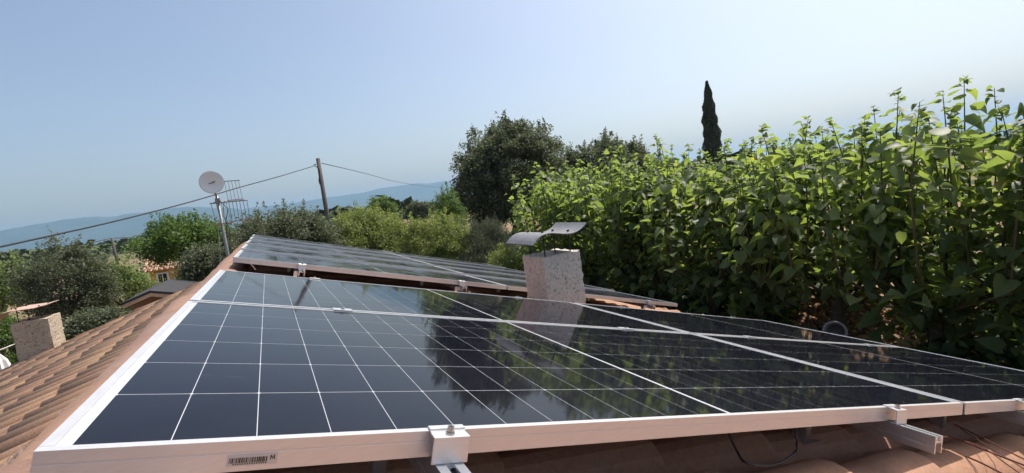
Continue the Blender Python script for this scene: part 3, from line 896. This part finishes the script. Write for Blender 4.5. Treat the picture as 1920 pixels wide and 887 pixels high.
# ------------------------------------------------------------------ trees
def rand_rot(n, r2, flat=0.0):
    """n random orthonormal pairs (u, v); flat > 0 biases the leaf normals upwards."""
    nrm = r2.normal(size=(n, 3)); nrm[:, 2] = np.abs(nrm[:, 2]) + flat
    nrm /= np.linalg.norm(nrm, axis=1, keepdims=True)
    a = r2.normal(size=(n, 3)); u = np.cross(nrm, a); u /= np.linalg.norm(u, axis=1, keepdims=True)
    return u, np.cross(nrm, u), nrm

def leaves_mesh(name, C, size, mat, r2, aspect=0.5, flat=0.3, up=None):
    n = len(C); u, v, nr = rand_rot(n, r2, flat)
    if up is not None:
        u = u * (1 - up) + np.array([0, 0, 1.0]) * up; u /= np.linalg.norm(u, axis=1, keepdims=True)
        v = np.cross(nr, u); v /= np.linalg.norm(v, axis=1, keepdims=True)
    s = (size * r2.uniform(0.6, 1.35, n))[:, None]
    fold = r2.uniform(0.05, 0.3, n)[:, None] * s * aspect
    V = np.stack([C - u * s * 0.5, C + v * s * aspect * 0.5 + nr * fold - u * s * 0.05, C + u * s * 0.5, C - v * s * aspect * 0.5 + nr * fold - u * s * 0.05], 1).reshape(-1, 3)
    F = np.arange(n * 4).reshape(n, 4)
    return quadmesh(name, V, F, mat)

def crown_points(r2, center, radii, nclump, per, clump_r, shell=0.45, lumps=5, low=-0.75):
    """Leaf positions: clumps filling an uneven, lumpy volume."""
    center = np.array(center, float); radii = np.array(radii, float)
    radii = np.maximum(radii - clump_r * 1.1, radii * 0.6)
    L_ = r2.normal(size=(lumps, 3)); L_ /= np.linalg.norm(L_, axis=1, keepdims=True); La = r2.uniform(-0.34, 0.40, lumps)
    d = r2.normal(size=(nclump * 3, 3)); d /= np.linalg.norm(d, axis=1, keepdims=True)
    d = d[d[:, 2] > low][:nclump]; m = len(d)
    k = 1 + ((np.clip(d @ L_.T, 0, 1) ** 4) * La).sum(1) + r2.normal(0, 0.07, m)
    rr_ = shell + (1 - shell) * r2.uniform(0, 1, m) ** 0.6
    cc = center + d * radii * (k * rr_)[:, None]
    bd = r2.normal(size=(m * per, 3)); bd *= (r2.uniform(0, 1, m * per) ** 0.45 * 1.7 / np.linalg.norm(bd, axis=1))[:, None]
    pts = np.repeat(cc, per, 0) + bd * clump_r * np.array([1, 1, 0.75]) * r2.uniform(0.5, 1.2, (m, 1)).repeat(per, 0)
    return cc, pts

def tree(name, label, base, center, radii, mat, nclump=120, per=90, clump_r=0.3, leaf=0.09, seed=1, trunk_r=0.12, group='trees around the house', cat='tree', aspect=0.5, flat=0.3, up=None, shell=0.5, trunk_mat='bark', limbs=14, lumps=6, low=-0.75, sprigs=0):
    r2 = np.random.default_rng(seed)
    base = np.array(base, float); center = np.array(center, float)
    o = tag(empty(name, tuple(base)), label, cat, group)
    cc, pts = crown_points(r2, center - base, radii, nclump, per, clump_r, shell, lumps, low)
    if sprigs:
        # thin shoots that break the outline
        top = cc[np.argsort(-(cc - (center - base)) @ np.array([0.0, 0, 1.0]))[:sprigs]]
        for p in top:
            l = r2.uniform(0.5, 1.3) * clump_r * 2.2; d = r2.normal(size=3) * 0.35 + np.array([0, 0, 1.0]); d /= np.linalg.norm(d)
            pts = np.vstack([pts, p + d * (r2.uniform(0, 1, (40, 1)) * l) + np.clip(r2.normal(size=(40, 3)), -1.5, 1.5) * clump_r * 0.14])
    link('crown', leaves_mesh('crown', pts, leaf, M[mat], r2, aspect, flat, up), o)
    tm = MB(); c = center - base
    fork = np.array([c[0] * 0.6, c[1] * 0.6, max(0.3, c[2] - radii[2] * 0.55)])
    tm.tube([(0, 0, -0.2), tuple(fork * 0.5 + np.array([trunk_r * 0.4, 0, 0])), tuple(fork)], [trunk_r * 1.25, trunk_r, trunk_r * 0.8], 8)
    tm.build('trunk', M[trunk_mat], o, True)
    lm = MB()
    idx = r2.choice(len(cc), min(limbs, len(cc)), replace=False)
    for i in idx:
        e = cc[i]; mid = fork * 0.45 + e * 0.55 + r2.normal(size=3) * 0.08 * np.linalg.norm(radii) * 0.5
        lm.tube([tuple(fork), tuple(mid), tuple(e)], [trunk_r * 0.55, trunk_r * 0.3, trunk_r * 0.1], 5, False)
    if limbs: lm.build('limbs', M[trunk_mat], o, True)
    return o

def tree_px(name, label, x0, x1, y0, y1, Y, mat, zb=None, **kw):
    """A tree whose crown spans the given photo pixels when it stands at distance Y."""
    c = at((x0 + x1) / 2, (y0 + y1) / 2, Y); m = depth(c) / FPX
    rx = (x1 - x0) / 2 * m; rz = (y1 - y0) / 2 * m
    base = (c[0], c[1], float(terrain(c[0], c[1])) if zb is None else zb)
    ry = kw.pop('ry', rx * 0.85)
    return tree(name, label, base, c, (rx, ry, rz), mat, **kw)

# left side
tree_px('leafy_tree', 'light green tree at the very edge beyond the chimney with clay cowl', -70, 62, 478, 600, 26, 'pale_leaf', seed=21, nclump=150, per=110, clump_r=0.28, leaf=0.11, sprigs=14)
tree_px('holm_oak', 'dark grey green oak standing behind the chimney with clay cowl', 62, 212, 452, 640, 20, 'oak_leaf', seed=22, nclump=260, per=130, clump_r=0.24, leaf=0.075, sprigs=26, lumps=9)
tree_px('olive_tree', 'pale feathery green tree between the dark oak and the ochre house', 178, 290, 484, 610, 24, 'pale_leaf', seed=23, nclump=170, per=110, clump_r=0.24, leaf=0.085, sprigs=16)
tree_px('plum_tree', 'bright mid green rounded tree beside the aerial mast', 262, 436, 404, 512, 18, 'green_leaf', seed=24, nclump=230, per=110, clump_r=0.22, leaf=0.085, sprigs=18, lumps=9)
tree_px('dark_bush', 'dark bush under the bright green tree, against the ridge', 330, 445, 448, 560, 15, 'oak_leaf', seed=25, nclump=130, per=90, clump_r=0.22, leaf=0.07, group='shrubs and bushes', cat='shrub', limbs=6)
tree_px('yellow_shrub', 'yellow green shrub in front of the ochre house window', 308, 362, 515, 560, 20, 'yellow_leaf', seed=26, nclump=50, per=80, clump_r=0.15, leaf=0.06, group='shrubs and bushes', cat='shrub', limbs=5)
tree_px('garden_shrub', 'green shrub below the eave beside the clay cowled chimney', -70, 45, 570, 740, 13.5, 'green_leaf', seed=27, nclump=150, per=90, clump_r=0.16, leaf=0.055, group='shrubs and bushes', cat='shrub', limbs=6)
tree_px('low_hedge_bush', 'dark bush in shade behind the far edge of the tiled slope', 110, 240, 560, 680, 15, 'oak_leaf', seed=28, nclump=130, per=90, clump_r=0.2, leaf=0.07, group='shrubs and bushes', cat='shrub', limbs=6)
# behind the far array
tree_px('wild_plum_bush', 'dense dark bush with loose twigs behind the far array, under the utility pole', 425, 645, 388, 580, 13.5, 'oak_leaf', seed=31, nclump=420, per=150, clump_r=0.2, leaf=0.065, group='shrubs and bushes', cat='shrub', limbs=18, sprigs=60, lumps=9)
tree_px('feathery_shrub', 'yellow green feathery shrub next to the dark twiggy bush', 612, 790, 384, 560, 14.5, 'feather_leaf', seed=32, nclump=420, per=170, clump_r=0.2, leaf=0.075, aspect=0.36, up=0.25, flat=0.0, group='shrubs and bushes', cat='shrub', limbs=10, sprigs=40)
tree_px('feathery_shrub', 'feathery olive coloured shrub in the middle behind the far array', 712, 890, 396, 590, 13.5, 'feather_leaf', seed=33, nclump=420, per=170, clump_r=0.19, leaf=0.07, aspect=0.36, up=0.25, flat=0.0, group='shrubs and bushes', cat='shrub', limbs=10, sprigs=40)
tree_px('grey_shrub', 'grey green upright shrub at the foot of the big oak', 850, 985, 400, 600, 12.5, 'grey_leaf', seed=34, nclump=360, per=150, clump_r=0.16, leaf=0.065, aspect=0.25, up=0.6, flat=0.0, group='shrubs and bushes', cat='shrub', limbs=10, sprigs=50)
tree_px('hazel_bush', 'fresh green bush against the lower side of the big oak', 800, 890, 352, 490, 18, 'green_leaf', seed=35, nclump=130, per=100, clump_r=0.22, leaf=0.07, group='shrubs and bushes', cat='shrub', limbs=8, sprigs=14)
tree_px('low_shrub', 'low green weedy shrub just behind the grey cowled chimney', 905, 1010, 452, 600, 9.5, 'feather_leaf', seed=36, nclump=180, per=110, clump_r=0.12, leaf=0.06, aspect=0.3, up=0.3, group='shrubs and bushes', cat='shrub', limbs=5)
tree_px('round_tree', 'small round distant tree on the skyline beside the utility pole', 687, 747, 366, 420, 70, 'green_leaf', seed=37, nclump=70, per=90, clump_r=0.5, leaf=0.28, limbs=4)
tree_px('round_tree', 'small dark distant tree on the skyline next to the round one', 756, 812, 371, 425, 66, 'oak_leaf', seed=38, nclump=70, per=90, clump_r=0.5, leaf=0.28, limbs=4)
# oaks and cypress
tree_px('holm_oak', 'large dark oak towering behind the far array', 858, 1058, 238, 455, 22, 'oak_leaf', seed=41, nclump=620, per=170, clump_r=0.36, leaf=0.15, trunk_r=0.3, sprigs=40, lumps=12, limbs=24)
tree_px('holm_oak', 'dark oak partly hidden behind the leafy hedge, near the cypress', 1075, 1250, 250, 400, 24, 'oak_leaf', seed=42, nclump=380, per=140, clump_r=0.4, leaf=0.17, trunk_r=0.25, sprigs=30, lumps=9, limbs=16)
tree_px('holm_oak', 'low dark oak between the two larger oaks', 1030, 1110, 285, 420, 26, 'oak_leaf', seed=43, nclump=150, per=120, clump_r=0.36, leaf=0.12, trunk_r=0.2, sprigs=14, limbs=10)
# cypress: a tall narrow spindle
r2 = np.random.default_rng(51)
ct = at(1325, 153, 22.0); cb0 = at(1333, 300, 22.0); zb = float(terrain(ct[0], ct[1]))
cy = tag(empty('cypress_tree', (ct[0], ct[1], zb)), 'tall thin dark cypress spire rising over the leafy hedge', 'tree', 'trees around the house')
H_ = ct[2] - zb; n = 26000
zz = H_ * (0.06 + 0.94 * r2.uniform(0, 1, n) ** 0.9)
fr = (H_ - zz) / H_
Rm = 0.68 * np.clip(1 - ((zz / H_ - 0.30) / 0.72) ** 2, 0.0, 1) ** 0.8 * (0.9 + 0.12 * np.sin(zz * 7.0) * 0.6)
Rm = np.maximum(Rm, 0.02)
th = r2.uniform(0, 2 * math.pi, n); rq = Rm * (0.35 + 0.65 * r2.uniform(0, 1, n) ** 0.5) * (1 + 0.10 * np.sin(3 * th + zz * 2.3) + 0.07 * np.sin(5 * th - zz * 4.1))
link('crown', leaves_mesh('crown', np.c_[rq * np.cos(th), rq * np.sin(th), zz], 0.15, M['cypress_leaf'], r2, 0.3, 0.0, 0.8), cy)
MB().tube([(0, 0, -0.2), (0, 0, H_ * 0.9)], [0.16, 0.02], 8).build('trunk', M['bark'], cy, True)

# distant wooded strips on the plain: one mass
r2 = np.random.default_rng(61)
Cn = []
for k in range(3600):
    rr_ = 120 * (3200 / 120) ** r2.uniform(); a = math.radians(r2.uniform(10, 140))
    if math.sin(rr_ * 0.01 + a * 9) + r2.normal(0, 0.5) < 0.1: continue
    x, yv = rr_ * math.cos(a), rr_ * math.sin(a)
    Cn.append((x, yv, float(terrain(x, yv)), r2.uniform(1.6, 4.2) * (1 + rr_ / 4000)))
pts = []
for (x, yv, z, s) in Cn:
    m = 34; q = r2.normal(size=(m, 3)); q /= np.linalg.norm(q, axis=1, keepdims=True)
    pts.append(np.c_[q * np.array([s, s, s * 0.85]) * r2.uniform(0.6, 1, (m, 1)) + np.array([x, yv, z + s * 0.6]), np.full(m, s)])
pts = np.vstack(pts)
tag(link('distant_woods', leaves_mesh('distant_woods', pts[:, :3], pts[:, 3] * 0.9, M['woods'], r2, 0.8, 0.4)), 'scattered woods on the far plain below the mountains', 'woods', kind='stuff')

# ------------------------------------------------------------------ the mulberry hedge
def leaf_geo(fold, droop, wid):
    mid = [(0, 0), (0.33, 0), (0.68, 0), (1.0, 0)]
    sidep = [(-0.07, 0.26), (0.18, 0.46), (0.52, 0.38), (0.80, 0.18)]
    def z(x, y): return fold * abs(y) * 1.3 - droop * x * x + 0.02 * math.sin(9 * x) * abs(y)
    v = [(x, y, z(x, y)) for x, y in mid] + [(x, y * wid, z(x, y)) for x, y in sidep] + [(x, -y * wid, z(x, y)) for x, y in sidep]
    tri = [(0, 5, 4), (0, 1, 5), (1, 6, 5), (1, 2, 6), (2, 7, 6), (2, 3, 7), (0, 8, 9), (0, 9, 1), (1, 9, 10), (1, 10, 2), (2, 10, 11), (2, 11, 3)]
    return np.array(v, float), np.array(tri)
LG = [leaf_geo(0.25, 0.22, 1.0), leaf_geo(0.45, 0.35, 0.95), leaf_geo(0.12, 0.12, 1.08), leaf_geo(0.6, 0.45, 0.9)]
leaf_me = [quadmesh('mulberry_leaf', v, f, M['mulberry'], True) for v, f in LG]

def mulberry(X, Yc, seed, label, hgt, nshoot, nsingle):
    r2 = np.random.default_rng(seed)
    zb = float(terrain(X, Yc))
    o = tag(empty('mulberry_tree', (X, Yc, zb)), label, 'tree', 'leafy mulberry trees of the hedge')
    tr = MB(); tr.tube([(0, 0, -0.2), (0.03, 0.02, 0.35), (0, 0.03, 0.65)], [0.085, 0.07, 0.075], 8)
    tr.build('trunk', M['bark'], o, True)
    sm = MB(); frames = []
    for k in range(nshoot):
        a = r2.uniform(0, 2 * math.pi); rr_ = 0.78 * math.sqrt(r2.uniform(0.02, 1))
        foot = np.array([0.12 * math.cos(a), 0.12 * math.sin(a), r2.uniform(0.35, 0.65)])
        hk = hgt * (r2.uniform(0.80, 0.98) if r2.uniform() < 0.92 else r2.uniform(0.98, 1.05))
        kn = np.array([rr_ * math.cos(a) * 1.15, rr_ * math.sin(a) * 1.15, r2.uniform(0.8, 1.1)])
        lean = r2.normal(0, 0.07, 2)
        topp = np.array([kn[0] * 1.15 + lean[0] * hk, kn[1] * 1.15 + lean[1] * hk, hk])
        ctrl = [foot, kn, (kn + topp) / 2 + np.r_[r2.normal(0, 0.04, 2), 0], topp]
        sm.tube(ctrl, [0.02, 0.015, 0.010, 0.003], 5, False)
        # leaves in a spiral up the shoot
        zz = r2.uniform(0.1, 0.4); ph = r2.uniform(0, 6.28)
        while zz < hk:
            tt = zz / hk
            if zz < kn[2]: p = foot + (kn - foot) * max(0, (zz - foot[2]) / (kn[2] - foot[2]))
            elif zz < ctrl[2][2]: p = kn + (ctrl[2] - kn) * (zz - kn[2]) / (ctrl[2][2] - kn[2])
            else: p = ctrl[2] + (topp - ctrl[2]) * (zz - ctrl[2][2]) / (hk - ctrl[2][2])
            rem = hk - zz
            if zz < 0.6 and (abs(Yc - 3.0) < 0.55): zz += 0.1; continue
            if zz < 0.9: p = np.array([p[0] * 1.0, p[1] * 1.0, zz]) + np.r_[r2.normal(0, 0.22, 2), 0]
            size = (0.155 if rem > 0.5 else 0.065 + 0.26 * rem) * r2.uniform(0.55, 1.3)
            dens = 0.058 if zz > 0.9 else 0.08
            ph += 2.4 + r2.normal(0, 0.4)
            pitch = r2.normal(-0.20 if rem > 0.3 else 0.05, 0.42); roll = r2.normal(0, 0.42)
            pet = r2.uniform(0.04, 0.12) * (1 if rem > 0.3 else 0.4)
            # petiole goes out and up, the blade hangs off its end
            dirh = np.array([math.cos(ph), math.sin(ph), 0]); pos = np.array(p) + dirh * pet + np.array([0, 0, pet * 0.5])
            frames.append((pos, ph, pitch, roll, size, r2.integers(4)))
            if rem > 0.25 and r2.uniform() < 0.5:
                # a leaf on a short side twig
                q = np.array(p) + np.array([math.cos(ph + 1.5), math.sin(ph + 1.5), 0.3]) * r2.uniform(0.1, 0.28)
                frames.append((q, ph + 1.5 + r2.normal(0, 0.6), pitch + r2.normal(0, 0.3), r2.normal(0, 0.4), size * 0.85, r2.integers(4)))
            zz += dens * r2.uniform(0.7, 1.3)
        for kk in range(4):
            frames.append((topp - np.array([0, 0, 0.03 * kk]) + r2.normal(0, 0.008, 3), r2.uniform(0, 6.28), r2.normal(0.25, 0.3), r2.normal(0, 0.3), r2.uniform(0.06, 0.10), r2.integers(4)))
    sm.build('shoots', M['stem_green'], o, True)
    # the leaves that show largest (towards the house) are single pieces, the others one mass
    key = np.array([np.linalg.norm(np.array([X, Yc, zb]) + f_[0] - CW) - 0.25 * f_[0][2] for f_ in frames])
    order = np.argsort(key); single = set(order[:nsingle].tolist())
    RV, RF, nn = [], [], 0
    for i, (pos, ph, pitch, roll, size, q) in enumerate(frames):
        R3 = Matrix.Rotation(ph, 3, 'Z') @ Matrix.Rotation(-pitch, 3, 'Y') @ Matrix.Rotation(roll, 3, 'X')
        if i in single:
            link('leaf', leaf_me[q], o, tuple(pos), tuple(R3.to_euler()), (size, size, size))
        else:
            v, f = LG[q]; RV.append((v * size) @ np.array(R3).T + pos); RF.append(f + nn); nn += len(v)
    tag(link('leaves', quadmesh('leaves', np.vstack(RV), np.vstack(RF), M['mulberry'], True), o), kind='stuff')

names = ['first', 'second', 'third', 'fourth', 'fifth', 'sixth', 'seventh', 'eighth', 'ninth', 'tenth', 'eleventh', 'twelfth', 'thirteenth', 'fourteenth']
hr = random.Random(17)
for i in range(11):
    Yc = -0.2 + 0.95 * i
    lab = 'broad leaved mulberry in the front of the hedge, %s counted from the right edge' % names[i]
    mulberry(6.25 + hr.uniform(-0.12, 0.12), Yc, 100 + i, lab, (2.78 if i < 3 else 2.74) + hr.uniform(-0.12, 0.14), 19, max(40, 230 - 14 * i))
for i in range(10):
    Yc = 0.4 + 1.05 * i
    lab = 'mulberry showing only its upper leaves behind the hedge front, %s counted from the right edge' % names[i]
    mulberry(7.5 + hr.uniform(-0.15, 0.15), Yc, 200 + i, lab, 2.85 + hr.uniform(-0.12, 0.12), 9, 10)

# weeds and low growth under the hedge: one mass
r2 = np.random.default_rng(66); n = 26000
wx_ = r2.uniform(5.5, 10.5, n); wy_ = r2.uniform(-1.5, 14.5, n)
keep = (np.sin(wx_ * 2.1 + wy_ * 1.3) + np.sin(wy_ * 2.7 - wx_ * 1.1) + r2.normal(0, 0.4, n) > -0.7) & ~((wx_ < 9.0) & (wy_ > 1.9 + (wx_ - 6) * 0.3) & (wy_ < 3.1 + (wx_ - 6) * 0.5))
wx_, wy_ = wx_[keep], wy_[keep]; hh_ = 0.15 + 0.55 * sstep(5.5, 8.0, wx_)
tag(link('undergrowth', leaves_mesh('undergrowth', np.c_[wx_, wy_, terrain(wx_, wy_) + hh_ * r2.uniform(0, 1, len(wx_)) ** 1.3], 0.16, M['weed_leaf'], r2, 0.5, 0.2, 0.2)), 'dark low weeds growing under the leafy hedge', 'weeds', kind='stuff')

# ------------------------------------------------------------------ small things beyond the eave
def lump_stuff(name, c, spread, n, size, mat, label, cat, seed):
    r2 = np.random.default_rng(seed); V, F, nn = [], [], 0
    cube = np.array([(-1, -1, -1), (1, -1, -1), (1, 1, -1), (-1, 1, -1), (-1, -1, 1), (1, -1, 1), (1, 1, 1), (-1, 1, 1)], float)
    fq = np.array([(0, 3, 2, 1), (4, 5, 6, 7), (0, 1, 5, 4), (1, 2, 6, 5), (2, 3, 7, 6), (3, 0, 4, 7)])
    for k in range(n):
        p = r2.normal(size=2); hh = math.exp(-(p @ p) / 1.4)
        pos = np.array([c[0] + p[0] * spread[0], c[1] + p[1] * spread[1], c[2] + spread[2] * hh * r2.uniform(0.7, 1.0)])
        s = size * r2.uniform(0.4, 1.3) / 1.6
        v = cube * s * r2.uniform(0.6, 1.1, 3) + r2.normal(0, 0.25 * s, (8, 3))
        an = r2.uniform(0, 6.28); Rm_ = np.array(Matrix.Rotation(an, 3, 'Z') @ Matrix.Rotation(r2.uniform(0, 1.5), 3, 'X'))
        V.append(v @ Rm_.T + pos); F.append(fq + nn); nn += 8
    return tag(link(name, quadmesh(name, np.vstack(V), np.vstack(F), mat)), label, cat, kind='stuff')
def gpt(x, y, zoff=0.0):
    """Where the bearing through a photo pixel meets the ground beyond the right eave."""
    r = ray(x, y); l = (-2.15 + zoff - CW[2]) / r[2]; return CW + l * r
gp = at(1580, 582, 2.6); 
lump_stuff('soil', (7.5, 3.15, -2.15), (0.55, 0.42, 0.30), 3000, 0.04, M['soil'], 'heap of crumbly red brown soil under the leafy hedge', 'soil', 71)
ev = roofp(4.60, 2.75, -0.16)
lump_stuff('pale_rubble', ev, (0.05, 0.20, 0.05), 200, 0.035, M['stone'], 'small spill of pale rubble on the eave below the hedge', 'rubble', 72)
pc = at(1566, 622, 2.15)
pot = tag(empty('grey_pot', tuple(pc), (0.35, 1.25, -2.35)), 'grey round pot lying on its side with a dark opening, at the eave', 'pot')
pv2, pf2 = [], []
prf = [(0.0, -0.26), (0.10, -0.26), (0.13, 0.0), (0.155, 0.02), (0.155, 0.045), (0.125, 0.045), (0.115, 0.0), (0.09, -0.22), (0.0, -0.22)]
for (r_, z_) in [(0.72 * a, 0.72 * b) for a, b in prf]:
    for k in range(20): pv2.append((r_ * math.cos(k * math.pi / 10), r_ * math.sin(k * math.pi / 10), z_))
for j in range(len(prf) - 1):
    for k in range(20): pf2.append((j * 20 + k, j * 20 + (k + 1) % 20, (j + 1) * 20 + (k + 1) % 20, (j + 1) * 20 + k))
link('pot_body', mesh('pot_body', pv2, pf2, M['grey_plastic'], True), pot)

# ------------------------------------------------------------------ the ochre house, the shed and the parasol
yc = at(300, 508, 27.0); mpx = depth(yc) / FPX
gz = float(terrain(yc[0], yc[1]))
yh = tag(empty('ochre_house', (yc[0], yc[1], gz)), 'small ochre house with tiled roof seen between the trees', 'house')
ez = at(300, 503, 27.0)[2] - gz; rzp = at(290, 479, 29.0)[2] - gz
MB().box(-0.42, 3.2, 0, 5, -0.3, ez).build('wall', M['yellow_wall'], yh)
rf = MB(); rf.add([(-0.62, -0.35, ez - 0.05), (3.5, -0.35, ez - 0.05), (3.5, 2.6, rzp + 0.25), (-0.62, 2.6, rzp + 0.25), (-0.62, 5.4, ez - 0.05), (3.5, 5.4, ez - 0.05)], [(0, 1, 2, 3), (3, 2, 5, 4)])
ro = rf.build('roof', M['far_tile'], yh)
rl = MB(); sl = (rzp + 0.3 - ez) / 2.95
for k in range(20):
    x = -0.58 + k * 0.213
    rl.tube([(x, -0.38, ez - 0.03), (x, 2.58, rzp + 0.27)], 0.075, 6)
tag(rl.build('roof_tiles', M['far_tile'], ro, True), kind='stuff')
wx = at(306, 521, 27.0); wl_ = wx[0] - yc[0]; wz_ = wx[2] - gz
wd = MB().box(wl_ - 0.17, wl_ + 0.17, -0.06, 0.02, wz_ - 0.2, wz_ + 0.2).build('window', M['dark_glass'], yh)
fm = MB()
for (a, b, c, d) in ((-0.25, 0.25, 0.2, 0.27), (-0.25, 0.25, -0.27, -0.2), (-0.25, -0.17, -0.2, 0.2), (0.17, 0.25, -0.2, 0.2), (-0.015, 0.015, -0.2, 0.2)):
    fm.box(wl_ + a, wl_ + b, -0.09, -0.061 if a == -0.015 else -0.01, wz_ + c, wz_ + d)
fm.build('window_frame', M['white_paint'], wd)

sa = at(228, 568, 12.0); sb = at(281, 545, 12.0)
sh = tag(empty('garden_shed', (sb[0], 12.0, -4.4)), 'brown plank shed with dark felt roof just beyond the tiled slope', 'shed')
dx = sb[0] - sa[0]; dz = sb[2] - sa[2]; szr = sb[2] + 4.4; sl = dz / dx
def gable(x, off=0.0): return szr - abs(x) * sl + off
MB().prism([(-dx, gable(dx)), (0, szr), (dx * 1.2, gable(dx * 1.2)), (dx * 1.2, gable(dx * 1.2, -0.05)), (0, szr - 0.05), (-dx, gable(dx, -0.05))], 'y', 0.0, 2.6).build('roof', M['felt'], sh)
MB().prism([(-dx, gable(dx, -0.052)), (0, szr - 0.052), (dx * 1.2, gable(dx * 1.2, -0.052)), (dx * 1.2, gable(dx * 1.2, -0.13)), (0, szr - 0.13), (-dx, gable(dx, -0.13))], 'y', 0.01, 0.04).build('verge_board', M['far_tile'], sh)
x = -dx + 0.12; k = 0
while x < dx * 1.1:
    MB().box(x, x + 0.135, 0.12 + 0.004 * (k % 2), 0.16, 0.0, min(gable(x), gable(x + 0.135)) - 0.06).build('plank', M['plank'], sh); x += 0.14; k += 1
MB().prism([(-dx + 0.13, 0), (dx * 1.1, 0), (dx * 1.1, gable(dx * 1.1, -0.07)), (0, szr - 0.07), (-dx + 0.13, gable(dx - 0.13, -0.07))], 'y', 0.165, 2.5).build('wall', M['plank'], sh)

pp = at(-4, 664, 11.0)
pa = tag(empty('folded_parasol', (pp[0], pp[1], -4.4)), 'folded white parasol in the garden past the eave', 'parasol')
hp = pp[2] + 4.4
MB().tube([(0, 0, 0), (0, 0, hp)], 0.022, 8).build('pole', M['galv'], pa, True)
pv_, pf_ = [], []
for j, (zz, rr_) in enumerate([(hp + 0.02, 0.012), (hp - 0.12, 0.10), (hp - 0.35, 0.16), (hp - 0.8, 0.17), (hp - 1.3, 0.20), (hp - 1.34, 0.12)]):
    for k in range(16): 
        a = 2 * math.pi * k / 16; q = rr_ * (1.0 if k % 2 else 0.7); pv_.append((q * math.cos(a), q * math.sin(a), zz))
for j in range(5):
    for k in range(16): pf_.append((j * 16 + k, (j + 1) * 16 + k, (j + 1) * 16 + (k + 1) % 16, j * 16 + (k + 1) % 16))
link('canopy', mesh('canopy', pv_, pf_, M['white_cloth']), pa)
wire('washing_line', [at(-60, 675, 11.0), at(0, 656, 11.2), at(34, 643, 11.4), at(120, 615, 12.0)], 0.010, M['white_paint'], 'pale line strung across the garden beside the clay cowled chimney', 'line')

# ------------------------------------------------------------------ haze
hz = MB().box(-12000, 14500, -10800, 10900, -70.0, MTOP + 40.0)
hm_, nt, out = nodes('haze')
pvn = nt.nodes.new('ShaderNodeVolumePrincipled')
pvn.inputs['Color'].default_value = (0.44, 0.69, 1.0, 1)
pvn.inputs['Density'].default_value = 0.000078
pvn.inputs['Anisotropy'].default_value = 0.2
L(nt, pvn.outputs[0], out.inputs['Volume'])
tag(hz.build('haze', hm_), 'pale blue summer haze over the plain and mountains', 'haze', kind='stuff')
